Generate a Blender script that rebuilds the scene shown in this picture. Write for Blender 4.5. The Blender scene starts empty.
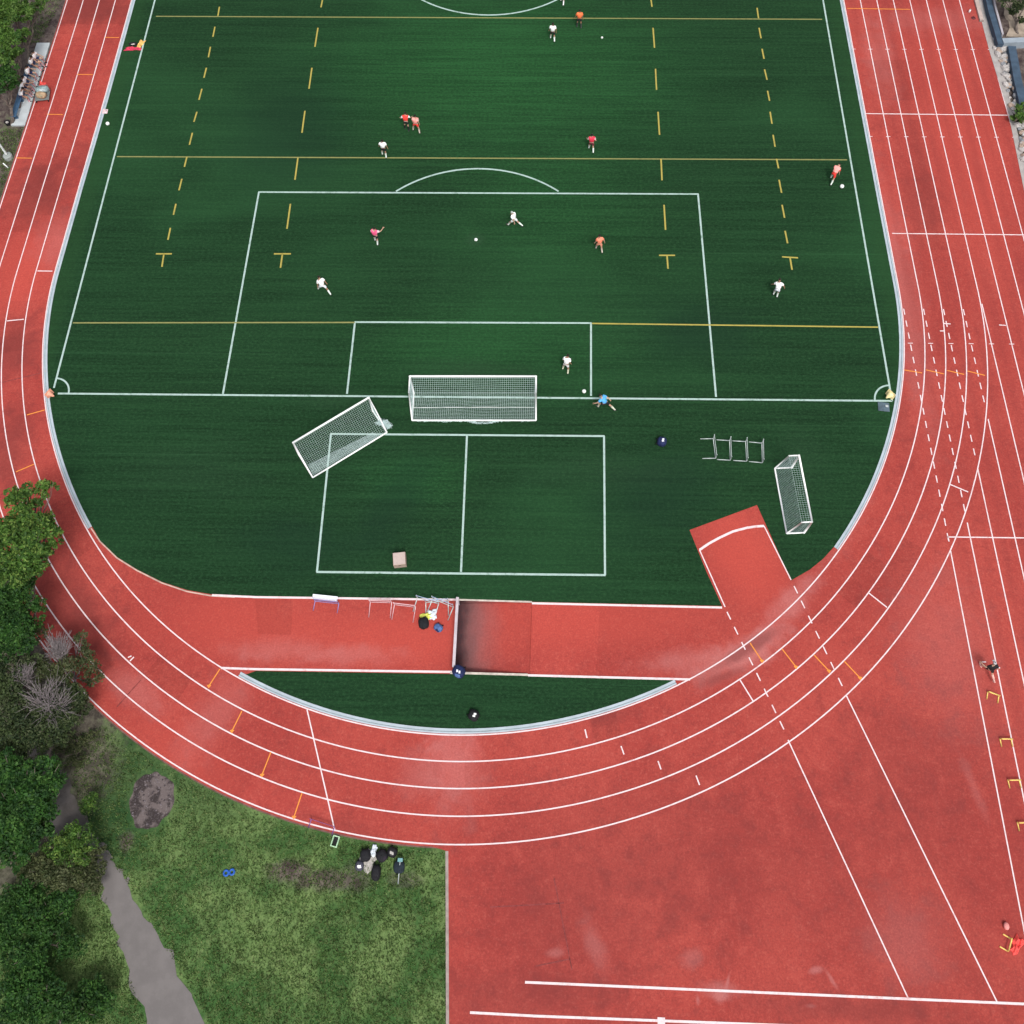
import bpy, bmesh, math, random
import numpy as np
from mathutils import Vector, Matrix, Euler
from mathutils.geometry import tessellate_polygon
random.seed(7); rng = np.random.default_rng(7)
S = bpy.context.scene
COL = S.collection
R = math.radians

# ---------------------------------------------------------------- camera, sky, sun, exposure
F, PITCH, ROLL, YAW = 1069.825, 0.537798, -0.0267673, 0.0403786
CAMP = Vector((3.82627, -39.6453, 58.3439)); PPY = -240.0
CR = Matrix.Rotation(YAW, 3, 'Z') @ Matrix.Rotation(PITCH, 3, 'X') @ Matrix.Rotation(ROLL, 3, 'Z')
cam = bpy.data.cameras.new('camera'); camo = bpy.data.objects.new('camera', cam); COL.objects.link(camo)
camo.matrix_world = Matrix.Translation(CAMP) @ CR.to_4x4()
cam.sensor_width = 36; cam.lens = F / 1024 * 36; cam.shift_y = PPY / 1024
cam.clip_start = 1; cam.clip_end = 2000
S.camera = camo

SUN_EL, SUN_AZ = R(60), R(162)
w = bpy.data.worlds.new('World'); S.world = w; w.use_nodes = True
wn = w.node_tree.nodes; wl = w.node_tree.links; wn.clear()
sky = wn.new('ShaderNodeTexSky'); sky.sky_type = 'NISHITA'; sky.sun_disc = False
sky.sun_elevation = SUN_EL; sky.sun_rotation = SUN_AZ; sky.air_density = 1.0; sky.dust_density = 6.0; sky.ozone_density = 1.0
hs = wn.new('ShaderNodeHueSaturation'); hs.inputs['Saturation'].default_value = 0.42
bg = wn.new('ShaderNodeBackground'); bg.inputs['Strength'].default_value = 0.125
wo = wn.new('ShaderNodeOutputWorld')
wl.new(sky.outputs[0], hs.inputs['Color']); wl.new(hs.outputs[0], bg.inputs[0]); wl.new(bg.outputs[0], wo.inputs[0])
sd = bpy.data.lights.new('sun', 'SUN'); sd.energy = 1.35; sd.angle = R(11); sd.color = (1, .96, .9)
so = bpy.data.objects.new('sun', sd); COL.objects.link(so)
sdir = Vector((math.sin(SUN_AZ) * math.cos(SUN_EL), math.cos(SUN_AZ) * math.cos(SUN_EL), math.sin(SUN_EL)))
so.rotation_euler = sdir.to_track_quat('Z', 'Y').to_euler(); so.location = (0, 0, 80)
S.view_settings.view_transform = 'Standard'; S.view_settings.look = 'None'
S.view_settings.gamma = 1; S.view_settings.exposure = 0.35

# ---------------------------------------------------------------- pixel <-> world
def at(px, py, z=0.0):
    d = CR @ Vector(((px - 512) / F, -(py - 512 - PPY) / F, -1))
    t = (z - CAMP.z) / d.z
    return CAMP + d * t
def at2(px, py, z=0.0):
    p = at(px, py, z); return (p.x, p.y)

# ---------------------------------------------------------------- helpers
def tag(o, label=None, cat=None, group=None, kind=None):
    if label: o['label'] = label
    if cat: o['category'] = cat
    if group: o['group'] = group
    if kind: o['kind'] = kind
    return o
def mesh_obj(name, verts, faces, mats, parent=None, fmat=None, smooth=False):
    me = bpy.data.meshes.new(name)
    me.from_pydata([tuple(v) for v in verts], [], faces)
    if not isinstance(mats, (list, tuple)): mats = [mats]
    for m in mats: me.materials.append(m)
    if fmat is not None: me.polygons.foreach_set('material_index', fmat)
    if smooth: me.polygons.foreach_set('use_smooth', [True] * len(faces))
    me.update()
    o = bpy.data.objects.new(name, me); COL.objects.link(o)
    if parent: o.parent = parent
    return o
def empty(name, loc, rz=0, **k):
    o = bpy.data.objects.new(name, None); COL.objects.link(o)
    o.empty_display_size = .2; o.location = loc; o.rotation_euler = (0, 0, rz)
    return tag(o, **k)
def copy_tree(o, parent=None):
    c = o.copy(); COL.objects.link(c); c.parent = parent
    for ch in list(o.children): copy_tree(ch, c)
    return c

class MB:
    """collects shapes into one mesh"""
    def __init__(s): s.v = []; s.f = []; s.m = []
    def add(s, vs, fs, mi=0):
        b = len(s.v); s.v += [tuple(v) for v in vs]; s.f += [tuple(i + b for i in f) for f in fs]; s.m += [mi] * len(fs)
    def box(s, c, size, rot=None, mi=0, bev=0.0):
        hx, hy, hz = size[0] / 2, size[1] / 2, size[2] / 2
        if bev > 0:
            bm = bmesh.new(); bmesh.ops.create_cube(bm, size=1)
            for v in bm.verts: v.co = Vector((v.co.x * size[0], v.co.y * size[1], v.co.z * size[2]))
            bmesh.ops.bevel(bm, geom=bm.edges[:], offset=bev, segments=2, affect='EDGES', profile=.6)
            vs = [v.co.copy() for v in bm.verts]; fs = [[v.index for v in f.verts] for f in bm.faces]; bm.free()
        else:
            vs = [Vector((x, y, z)) for x in (-hx, hx) for y in (-hy, hy) for z in (-hz, hz)]
            fs = [(0, 1, 3, 2), (4, 6, 7, 5), (0, 4, 5, 1), (2, 3, 7, 6), (0, 2, 6, 4), (1, 5, 7, 3)]
        M = rot if rot is not None else Matrix.Identity(3)
        s.add([M @ v + Vector(c) for v in vs], fs, mi)
    def tube(s, pts, r, n=8, mi=0, cap=True):
        pts = [Vector(p) for p in pts]; rs = r if isinstance(r, (list, tuple)) else [r] * len(pts)
        b = len(s.v); up = Vector((0, 0, 1))
        for i, p in enumerate(pts):
            d = (pts[min(i + 1, len(pts) - 1)] - pts[max(i - 1, 0)])
            d = d.normalized() if d.length > 1e-9 else Vector((0, 0, 1))
            a = d.cross(up if abs(d.z) < .95 else Vector((1, 0, 0))).normalized(); c = d.cross(a)
            for k in range(n):
                t = 2 * math.pi * k / n
                s.v.append(tuple(p + (a * math.cos(t) + c * math.sin(t)) * rs[i]))
        for i in range(len(pts) - 1):
            for k in range(n):
                k2 = (k + 1) % n
                s.f.append((b + i * n + k, b + i * n + k2, b + (i + 1) * n + k2, b + (i + 1) * n + k)); s.m.append(mi)
        if cap and n > 2:
            s.f.append(tuple(b + k for k in range(n))); s.m.append(mi)
            e = b + (len(pts) - 1) * n; s.f.append(tuple(e + k for k in reversed(range(n)))); s.m.append(mi)
    def ellipsoid(s, c, r, rot=None, nu=12, nv=8, mi=0, noise=0.0, pw=1.0, cut=None):
        vs = []; M = rot if rot is not None else Matrix.Identity(3)
        sp = lambda x: math.copysign(abs(x) ** pw, x)
        for j in range(nv + 1):
            ph = -math.pi / 2 + math.pi * j / nv
            for i in range(nu):
                th = 2 * math.pi * i / nu
                k = 1 + random.uniform(-noise, noise)
                v = Vector((r[0] * sp(math.cos(ph)) * sp(math.cos(th)) * k, r[1] * sp(math.cos(ph)) * sp(math.sin(th)) * k, r[2] * sp(math.sin(ph)) * k))
                if cut is not None and v.z < cut: v.z = cut
                vs.append(M @ v + Vector(c))
        fs = [(j * nu + i, j * nu + (i + 1) % nu, (j + 1) * nu + (i + 1) % nu, (j + 1) * nu + i) for j in range(nv) for i in range(nu)]
        s.add(vs, fs, mi)
    def torus(s, c, r1, r2, n=20, k=8, mi=0):
        vs = []
        for i in range(n):
            a = 2 * math.pi * i / n
            for j in range(k):
                b = 2 * math.pi * j / k
                vs.append((c[0] + math.cos(a) * (r1 + r2 * math.cos(b)), c[1] + math.sin(a) * (r1 + r2 * math.cos(b)), c[2] + r2 * math.sin(b)))
        s.add(vs, [(i * k + j, ((i + 1) % n) * k + j, ((i + 1) % n) * k + (j + 1) % k, i * k + (j + 1) % k) for i in range(n) for j in range(k)], mi)
    def lathe(s, c, prof, n=16, mi=0):
        b = len(s.v)
        for (r, z) in prof:
            for k in range(n):
                t = 2 * math.pi * k / n; s.v.append((c[0] + r * math.cos(t), c[1] + r * math.sin(t), c[2] + z))
        for i in range(len(prof) - 1):
            for k in range(n):
                s.f.append((b + i * n + k, b + i * n + (k + 1) % n, b + (i + 1) * n + (k + 1) % n, b + (i + 1) * n + k)); s.m.append(mi)
    def build(s, name, mats, parent=None, smooth=False):
        return mesh_obj(name, s.v, s.f, mats, parent, s.m, smooth)

# ---------------------------------------------------------------- materials
def nt(name):
    m = bpy.data.materials.new(name); m.use_nodes = True
    t = m.node_tree; return m, t, t.nodes['Principled BSDF']
def rgba(c): return (c[0], c[1], c[2], 1)
def N(t, typ, **k):
    n = t.nodes.new(typ)
    for a, b in k.items(): setattr(n, a, b)
    return n
def coord(t, scale=(1, 1, 1), loc=(0, 0, 0), rot=(0, 0, 0), typ='POINT', gen='Object'):
    tc = N(t, 'ShaderNodeNewGeometry') if gen == 'World' else N(t, 'ShaderNodeTexCoord')
    mp = N(t, 'ShaderNodeMapping', vector_type=typ)
    mp.inputs['Scale'].default_value = scale; mp.inputs['Location'].default_value = loc; mp.inputs['Rotation'].default_value = rot
    t.links.new(tc.outputs['Position' if gen == 'World' else gen], mp.inputs[0]); return mp.outputs[0]
def noise(t, vec, scale, detail=3, rough=.55, dist=0):
    n = N(t, 'ShaderNodeTexNoise'); n.inputs['Scale'].default_value = scale; n.inputs['Detail'].default_value = detail
    n.inputs['Roughness'].default_value = rough; n.inputs['Distortion'].default_value = dist
    t.links.new(vec, n.inputs['Vector']); return n.outputs[0]
def mrange(t, v, a, b, c=0., d=1., smooth=True):
    n = N(t, 'ShaderNodeMapRange', interpolation_type='SMOOTHSTEP' if smooth else 'LINEAR')
    for i, x in zip(('From Min', 'From Max', 'To Min', 'To Max'), (a, b, c, d)): n.inputs[i].default_value = x
    t.links.new(v, n.inputs['Value']); return n.outputs[0]
def mix(t, fac, a, b, mode='MIX'):
    n = N(t, 'ShaderNodeMix', data_type='RGBA', blend_type=mode)
    for s, x in ((n.inputs[0], fac), (n.inputs[6], a), (n.inputs[7], b)):
        if isinstance(x, (int, float)): s.default_value = x
        elif isinstance(x, (tuple, list)): s.default_value = rgba(x)
        else: t.links.new(x, s)
    return n.outputs[2]
def mth(t, op, a, b=0.):
    n = N(t, 'ShaderNodeMath', operation=op)
    for s, x in ((n.inputs[0], a), (n.inputs[1], b)):
        if isinstance(x, (int, float)): s.default_value = x
        else: t.links.new(x, s)
    return n.outputs[0]
def simple(name, c, rough=.7, var=.12, scale=6., metal=0., spec=.3):
    m, t, b = nt(name)
    v = noise(t, coord(t), scale, 4)
    t.links.new(mix(t, mrange(t, v, .3, .7), tuple(x * (1 - var) for x in c), tuple(min(1, x * (1 + var)) for x in c)), b.inputs['Base Color'])
    b.inputs['Roughness'].default_value = rough; b.inputs['Metallic'].default_value = metal
    b.inputs['Specular IOR Level'].default_value = spec
    return m
def patch(t, px, py, rx, ry, ang=0, soft=.6, nz=None, nzamt=.8):
    """soft patch of wear or painted shade at a place on the ground: returns a 0..1 mask; radii in metres"""
    p = at(px, py)
    v = coord(t, (rx, ry, 1), (p.x, p.y, 0), (0, 0, R(ang)), 'TEXTURE', 'World')
    sp = N(t, 'ShaderNodeVectorMath', operation='MULTIPLY'); t.links.new(v, sp.inputs[0]); sp.inputs[1].default_value = (1, 1, 0)
    ln = N(t, 'ShaderNodeVectorMath', operation='LENGTH'); t.links.new(sp.outputs[0], ln.inputs[0])
    d = ln.outputs['Value']
    if nz is not None: d = mth(t, 'ADD', d, mth(t, 'MULTIPLY', mth(t, 'SUBTRACT', nz, .5), nzamt * 2))
    return mrange(t, d, 1 - soft, 1 + soft * .4, 1., 0.)

def turf_mat():
    m, t, b = nt('artificial_turf')
    fib = noise(t, coord(t, (.14, 6.0, 1), gen='World'), 1.0, 3, .7)
    row = noise(t, coord(t, (.02, 1.1, 1), gen='World'), 1.0, 5, .8)
    grain = noise(t, coord(t, (3, 5, 1), gen='World'), 1.7, 4, .85)
    big = noise(t, coord(t, (.6, 1, 1), gen='World'), .09, 3, .5, .6)
    mid = noise(t, coord(t, (.5, 1, 1), gen='World'), .7, 4, .6)
    vor = noise(t, coord(t, gen='World'), 9, 2, .8)
    dk, md, lt = (.0048, .0215, .0078), (.0125, .0505, .0175), (.0185, .078, .027)
    f = mth(t, 'ADD', mth(t, 'MULTIPLY', fib, .30), mth(t, 'ADD', mth(t, 'MULTIPLY', row, .22), mth(t, 'MULTIPLY', grain, .48)))
    c = mix(t, mrange(t, f, .40, .60), dk, md); c = mix(t, mrange(t, grain, .53, .62, 0, .5), c, (.020, .068, .026)); seam = noise(t, coord(t, (.01, 4.0, 1), gen='World'), 1.0, 2, .6); c = mix(t, mrange(t, seam, .66, .72, 0, .45), c, (.026, .085, .036))
    c = mix(t, mrange(t, big, .44, .66, 0, .35), c, lt)
    nz = mid
    bright = [patch(t, 500, 70, 14, 9, 0, .95, nz, .35), patch(t, 415, 480, 3.4, 1.6, 0, .9, nz, .5), patch(t, 560, 210, 7, 6, 0, 1., nz, .4), patch(t, 490, 350, 9, 4, 0, .9, nz, .4)]
    for i, p in enumerate(bright): c = mix(t, mth(t, 'MULTIPLY', p, (.62, .45, .35, .35)[i]), c, mix(t, mrange(t, f, .38, .62), (.008, .046, .012), (.022, .112, .032)))
    dark = [patch(t, 300, 545, 4, 2.2, 0, .9, nz, .6), patch(t, 660, 495, 4, 3, 20, .9, nz, .7), patch(t, 395, 505, 3.6, 1.6, 60, .9, nz, .6), patch(t, 700, 330, 4, 2.5, 0, .9, nz, .7), patch(t, 290, 130, 5, 6, 0, .9, nz, .5)]
    for p in dark: c = mix(t, mth(t, 'MULTIPLY', p, .45), c, (.006, .024, .013))
    for (px, py, rx_, ry_, k_) in ((470, 372, 4.5, .9, .35), (476, 240, .6, .5, .5), (340, 400, 3, .8, .2), (800, 460, 1.6, 2.2, .2), (600, 470, 5, 1.2, .18), (200, 470, 5, 2, .15)): c = mix(t, mth(t, 'MULTIPLY', patch(t, px, py, rx_, ry_, 0, .9, nz, .8), k_), c, (.024, .060, .030))
    edge = mrange(t, mth(t, 'ABSOLUTE', xpos(t)), 24.9, 26.0, 0, .4)
    c = mix(t, edge, c, (.016, .056, .018))
    c = mix(t, mrange(t, vor, .70, .78, 0, .5), c, (.07, .12, .06))
    hi = noise(t, coord(t, (1, 3, 1), gen='World'), 14, 3, .8)
    c = mix(t, mrange(t, hi, .5, .75, .0, .5, False), c, mix(t, .5, c, (.05, .10, .05)))
    t.links.new(c, b.inputs['Base Color']); b.inputs['Roughness'].default_value = .9; b.inputs['Specular IOR Level'].default_value = .12
    bp = N(t, 'ShaderNodeBump'); bp.inputs['Strength'].default_value = .5; bp.inputs['Distance'].default_value = .03
    t.links.new(hi, bp.inputs['Height']); t.links.new(bp.outputs[0], b.inputs['Normal'])
    return m
def xpos(t):
    g = N(t, 'ShaderNodeNewGeometry'); s = N(t, 'ShaderNodeSeparateXYZ'); t.links.new(g.outputs['Position'], s.inputs[0]); return s.outputs[0]

def track_mat(name='track_rubber', tint=1.0, pit=False):
    m, t, b = nt(name)
    W = lambda sc=(1, 1, 1): coord(t, sc, gen='World')
    big = noise(t, W(), .13, 4, .55, .5); mid = noise(t, W(), .9, 5, .62, .3); fine = noise(t, W(), 11, 4, .75)
    streak = noise(t, W((1.2, .12, 1)), 1.0, 4, .6)
    A, B_, C_ = (.375, .052, .044), (.46, .072, .058), (.52, .110, .090)
    blot = noise(t, W(), 2.6, 5, .7, .3)
    c = mix(t, mrange(t, big, .35, .65), A, B_)
    c = mix(t, mrange(t, mid, .50, .75, 0, .32), c, C_)
    c = mix(t, mrange(t, mid, .47, .34, 0, .32), c, (.25, .040, .038))
    c = mix(t, mrange(t, streak, .55, .8, 0, .35), c, (.30, .050, .047))
    c = mix(t, mrange(t, blot, .50, .66, 0, .14), c, (.55, .135, .110)); c = mix(t, mrange(t, blot, .49, .35, 0, .22), c, (.22, .038, .036)); spk = noise(t, W(), 5.5, 4, .85); c = mix(t, mrange(t, spk, .52, .66, 0, .28), c, (.56, .17, .14)); c = mix(t, mrange(t, spk, .48, .36, 0, .3), c, (.20, .034, .034))
    # worn / dusty / patched places, plus tree shade painted in as dark maroon
    pale = [(740, 655, 3.2, .9, 28, .75), (790, 605, 2.6, .8, 45, .65), (700, 660, 3.5, .7, 5, .5), (455, 765, 1.6, 2.6, 0, .5), (420, 775, 1.3, 1.2, 0, .35),
            (352, 655, 3, .6, 0, .4), (280, 650, 3, .7, 0, .35), (880, 60, 1.2, 4, 0, .35), (850, 500, 1, 3.2, -25, .4), (135, 690, 2.4, .8, -30, .4), (215, 715, 1.2, 3, -30, .3),
            (595, 945, .5, 1.2, 25, .55), (720, 990, 1, .35, 0, .5), (816, 970, .34, .14, 10, .7), (832, 980, .10, .38, 30, .7), (720, 995, .35, .3, 0, .8), (727, 985, .08, .5, -20, .7), (698, 1000, .1, .2, 0, .6), (811, 1006, .25, .08, 0, .6), (692, 958, .6, .4, 30, .45), (556, 953, .5, .2, 10, .6),
            (975, 790, .3, 1.6, 15, .3), (905, 940, 2, 2, 0, .3), (945, 650, 3, 5, 0, .22), (905, 300, 1.2, 9, 0, .35), (60, 240, 1.8, 2.2, 0, .3), (935, 20, 5, 1.4, 0, .3)]
    dark = [(60, 600, 2.6, 4.2, 30, .45), (95, 635, 1.8, 2.8, 30, .35), (90, 8, 4, 2.2, 0, .6), (40, 190, 2.6, 3.0, 0, .5), (14, 348, 2.2, 2.4, 0, .55), (8, 450, 1.5, 3.5, 0, .5), (900, 410, .7, 3.5, 0, .28),  # first two entries: left tree's shade painted into the colour, along with staining
            (745, 650, 2.4, .35, 30, .6), (722, 677, 1.4, .3, 20, .5), (610, 715, 1.6, .5, 12, .4), (640, 850, 9, 4, 0, .22), (800, 900, 9, 6, 0, .18), (570, 930, 6, 4, 0, .28), (950, 860, 5, 9, 0, .15), (900, 760, 5, 4, 0, .18), (500, 1000, 6, 1.5, 0, .3), (860, 1010, 5, .6, 0, .45),
            (920, 205, 1.5, 3, 0, .3), (205, 560, 4, 3, 0, .0), (340, 830, 3, .8, -10, .3), (95, 160, 2.5, 1.5, 0, .35)]
    hot = [(745, 555, 2.2, 3.4, 25, .75), (560, 620, 8, 1.8, 0, .5), (400, 640, 6, 1.6, 0, .65), (240, 620, 5, 2, 0, .5), (20, 270, 2, 4, 0, .5), (180, 760, 4, 2, -30, .3), (960, 130, 3, 14, 0, .4)]
    for (px, py, rx, ry, a, k) in hot: c = mix(t, mth(t, 'MULTIPLY', patch(t, px, py, rx, ry, a, .8, mid, .5), k), c, (.56, .085, .065))
    for (px, py, rx, ry, a, k) in pale: c = mix(t, mth(t, 'MULTIPLY', patch(t, px, py, rx, ry, a, .9, mid, 1.0), k), c, (.55, .20, .195))
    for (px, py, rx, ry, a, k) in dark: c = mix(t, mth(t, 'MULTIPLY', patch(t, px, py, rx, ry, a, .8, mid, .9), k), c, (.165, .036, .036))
    xl = mth(t, 'FRACT', mth(t, 'DIVIDE', mth(t, 'SUBTRACT', xpos(t), 26.696), 1.22)); wv = mth(t, 'ABSOLUTE', mth(t, 'SUBTRACT', xl, .5)); on = mth(t, 'MULTIPLY', mrange(t, wv, .10, .38, .30, 0), mth(t, 'MULTIPLY', mrange(t, xpos(t), 26.5, 27.2), mrange(t, streak, .35, .6)))
    c = mix(t, on, c, (.25, .042, .040))
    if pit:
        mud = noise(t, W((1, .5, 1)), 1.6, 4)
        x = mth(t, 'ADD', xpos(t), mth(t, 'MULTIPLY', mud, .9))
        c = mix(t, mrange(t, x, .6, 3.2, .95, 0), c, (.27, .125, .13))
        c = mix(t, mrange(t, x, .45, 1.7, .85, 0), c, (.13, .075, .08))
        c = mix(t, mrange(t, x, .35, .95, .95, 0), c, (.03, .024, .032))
    c = mix(t, mrange(t, fine, .3, .7, .55, 0), c, mix(t, .6, c, (.16, .03, .03)))
    c = mix(t, 1, c, (.88 * tint, .835 * tint, .80 * tint), 'MULTIPLY')
    t.links.new(c, b.inputs['Base Color']); b.inputs['Roughness'].default_value = .85; b.inputs['Specular IOR Level'].default_value = .2
    bp = N(t, 'ShaderNodeBump'); bp.inputs['Strength'].default_value = .3; bp.inputs['Distance'].default_value = .01
    t.links.new(fine, bp.inputs['Height']); t.links.new(bp.outputs[0], b.inputs['Normal'])
    return m

def ground_mat():
    m, t, b = nt('grass_and_soil')
    W = lambda sc=(1, 1, 1): coord(t, sc, gen='World')
    big = noise(t, W(), .35, 5, .6, .4); mid = noise(t, W(), 2.2, 5, .7); fine = noise(t, W(), 9, 4, .8)
    g = mix(t, mrange(t, big, .4, .62), (.048, .112, .032), (.135, .210, .072))
    g = mix(t, mrange(t, mid, .45, .75, 0, .5), g, (.19, .24, .10))
    g = mix(t, mrange(t, fine, .58, .35, 0, .5), g, (.018, .044, .016))
    s = mix(t, mrange(t, mid, .35, .65), (.050, .036, .036), (.135, .110, .098))
    s = mix(t, mrange(t, fine, .6, .75, 0, .6), s, (.20, .17, .15))
    soil = [(20, 60, 5, 12, -15, 1.), (30, 10, 4, 5, 0, .9), (5, 170, 3, 7, 0, 1.), (60, 720, 3.4, 3.2, 0, .9), (85, 765, 1.8, 2.2, 0, .8), (290, 872, 1.3, .55, 0, 1.), (325, 880, 2.2, .5, 0, .9), (355, 878, 1.0, .7, 0, .6),
            (20, 660, 4, 6, 0, .9), (10, 850, 3, 3, 0, .8), (405, 880, 1, .4, 0, .6), (126, 842, .4, .5, 0, .8), (1010, 50, 6, 12, 0, 1.)]
    f = None
    for (px, py, rx, ry, a, k) in soil:
        p = mth(t, 'MULTIPLY', patch(t, px, py, rx, ry, a, .55, mid, .9), k)
        f = p if f is None else mth(t, 'MAXIMUM', f, p)
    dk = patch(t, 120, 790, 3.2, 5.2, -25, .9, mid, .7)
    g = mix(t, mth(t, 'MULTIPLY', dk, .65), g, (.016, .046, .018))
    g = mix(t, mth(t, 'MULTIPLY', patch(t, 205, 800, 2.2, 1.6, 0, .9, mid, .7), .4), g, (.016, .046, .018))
    c = mix(t, f, g, s)
    t.links.new(c, b.inputs['Base Color']); b.inputs['Roughness'].default_value = .95; b.inputs['Specular IOR Level'].default_value = .1
    bp = N(t, 'ShaderNodeBump'); bp.inputs['Strength'].default_value = .8; bp.inputs['Distance'].default_value = .06
    t.links.new(mid, bp.inputs['Height']); t.links.new(bp.outputs[0], b.inputs['Normal'])
    return m
def line_mat(name, c, under, wear=.35):
    m, t, b = nt(name)
    a = noise(t, coord(t, gen='World'), 3.0, 5, .8); a2 = noise(t, coord(t, gen='World'), .6, 3)
    f = mth(t, 'MULTIPLY', mrange(t, a, .45, .75, 0, wear), mrange(t, a2, .35, .65, .4, 1.2))
    t.links.new(mix(t, f, c, under), b.inputs['Base Color']); b.inputs['Roughness'].default_value = .75; b.inputs['Specular IOR Level'].default_value = .2
    return m

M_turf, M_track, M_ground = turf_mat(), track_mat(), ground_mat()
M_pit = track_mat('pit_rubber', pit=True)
M_wt = line_mat('white_track_paint', (.72, .61, .63), (.5, .16, .15), .6)
M_wf = line_mat('white_turf_fibre', (.37, .50, .47), (.06, .15, .08), .8)
M_yf = line_mat('yellow_turf_fibre', (.235, .235, .085), (.03, .07, .03), .45)
M_yf2 = line_mat('bright_yellow_turf_fibre', (.38, .32, .075), (.03, .07, .03), .35)
M_or = line_mat('orange_track_paint', (.72, .26, .05), (.45, .1, .06))
M_white = simple('white_painted_metal', (.90, .92, .92), .45, .05)
M_net = simple('white_net_cord', (.52, .66, .66), .9, .1)
M_steel = simple('galvanised_steel', (.50, .56, .56), .4, .1, 6, .3)
M_kerb = simple('kerb_aluminium', (.38, .45, .50), .55, .10, 1.2)
M_groove = simple('drain_slot', (.28, .34, .38), .8, .15)
M_conc = simple('pale_concrete', (.42, .46, .48), .85, .10, 1.5)
M_concd = simple('edging_concrete', (.30, .25, .23), .9, .2, 3)
M_navy = simple('navy_fabric', (.012, .02, .075), .8, .3, 9)
M_black = simple('black_fabric', (.010, .010, .013), .8, .3, 9)
M_blue = simple('blue_fabric', (.07, .13, .30), .8, .3, 9)
M_rwhite = simple('white_board', (.70, .72, .80), .5, .08)
M_rlav = simple('lavender_board', (.24, .24, .50), .5, .15)
M_rpink = simple('pale_pink_board', (.62, .42, .45), .5, .15)
M_wood = simple('plywood', (.38, .29, .24), .75, .1, 4)
M_beam = simple('weathered_white_beam', (.47, .42, .46), .65, .12, 3)
M_bark = simple('grey_bark', (.14, .115, .10), .95, .3, 7)
M_twig = simple('bare_twig', (.20, .175, .18), .95, .2, 7)
M_yel = simple('yellow_plastic', (.78, .56, .16), .5, .08)
M_red = simple('red_fabric', (.62, .05, .05), .8, .25, 12)
M_pink = simple('pink_rubber', (.75, .28, .26), .6, .1)

# ---------------------------------------------------------------- track geometry (metres; bend centre at x=0, y=YC)
R0, YC, LW = 26.696, -5.415, 1.22
T_ = np.linspace(-35, math.pi * R0 + 35, 23)
G_ = np.array([-.0, -.03, -.04, -.02, .07, .12, .05, -.02, -.03, -.03, .0, .02, 0, .02, .05, .04, 0, -.05, -.04, -.02, 0, 0, 0])
def tp(t, off):
    """point on the oval: t metres along the kerb line (0 = left end of bend), off metres outwards"""
    r = R0 + off + float(np.interp(t, T_, G_)); L = math.pi * R0
    if t < 0: return (-r, YC - t)
    if t > L: return (r, YC + t - L)
    a = t / R0; return (-r * math.cos(a), YC - r * math.sin(a))
LB = math.pi * R0
def tinv(x, y):
    if y > YC: return -(y - YC) if x < 0 else LB + (y - YC)
    return math.atan2(YC - y, -x) * R0
def curve(t0, t1, off, step=.6):
    n = max(2, int(abs(t1 - t0) / step)); return [tp(t0 + (t1 - t0) * i / n, off) for i in range(n + 1)]

class Sheet(MB):
    def strip(s, pts, width, z, mi=0, closed=False):
        P = [Vector((p[0], p[1])) for p in pts]; vs = []; n = len(P)
        for i, p in enumerate(P):
            a = P[i - 1] if i > 0 else None; c = P[i + 1] if i < n - 1 else None
            d = ((c - p).normalized() if c is not None else Vector((0, 0))) + ((p - a).normalized() if a is not None else Vector((0, 0)))
            d.normalize(); nr = Vector((-d.y, d.x)) * width / 2
            vs += [(p.x + nr.x, p.y + nr.y, z), (p.x - nr.x, p.y - nr.y, z)]
        s.add(vs, [(2 * i, 2 * i + 1, 2 * i + 3, 2 * i + 2) for i in range(n - 1)], mi)
    def poly(s, pts, z, holes=(), mi=0, thick=0):
        loops = [[Vector((p[0], p[1], 0)) for p in pts]] + [[Vector((p[0], p[1], 0)) for p in h] for h in holes]
        flat = [p for l in loops for p in l]
        tris = tessellate_polygon(loops); b = len(s.v)
        vs = [(p.x, p.y, z) for p in flat]; fs = []
        for tr in tris:
            a, b2, c = (flat[i] for i in tr)
            cr = (b2 - a).cross(c - a).z
            fs.append(tuple(tr) if cr > 0 else tuple(reversed(tr)))
        s.add(vs, fs, mi)
        if thick:
            o = 0
            for l in loops:
                n = len(l); s.add([(p.x, p.y, z) for p in l] + [(p.x, p.y, z - thick) for p in l], [(i, (i + 1) % n, n + (i + 1) % n, n + i) for i in range(n)], mi)

PIT = [(-.14, -29.12), (-.14, -25.42), (4.10, -25.5), (4.10, -29.17)]
# ground: one wide sheet with the water-jump pit left open
g = Sheet(); gx, gy_ = (-300, -.14, 4.12, 300), (-300, -29.18, -25.41, 300)
for i_ in range(3):
    for j_ in range(3):
        if (i_, j_) != (1, 1): g.add([(gx[i_], gy_[j_], -.1), (gx[i_ + 1], gy_[j_], -.1), (gx[i_ + 1], gy_[j_ + 1], -.1), (gx[i_], gy_[j_ + 1], -.1)], [(0, 1, 2, 3)])
g; tag(g.build('ground', M_ground), kind='structure')
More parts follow.
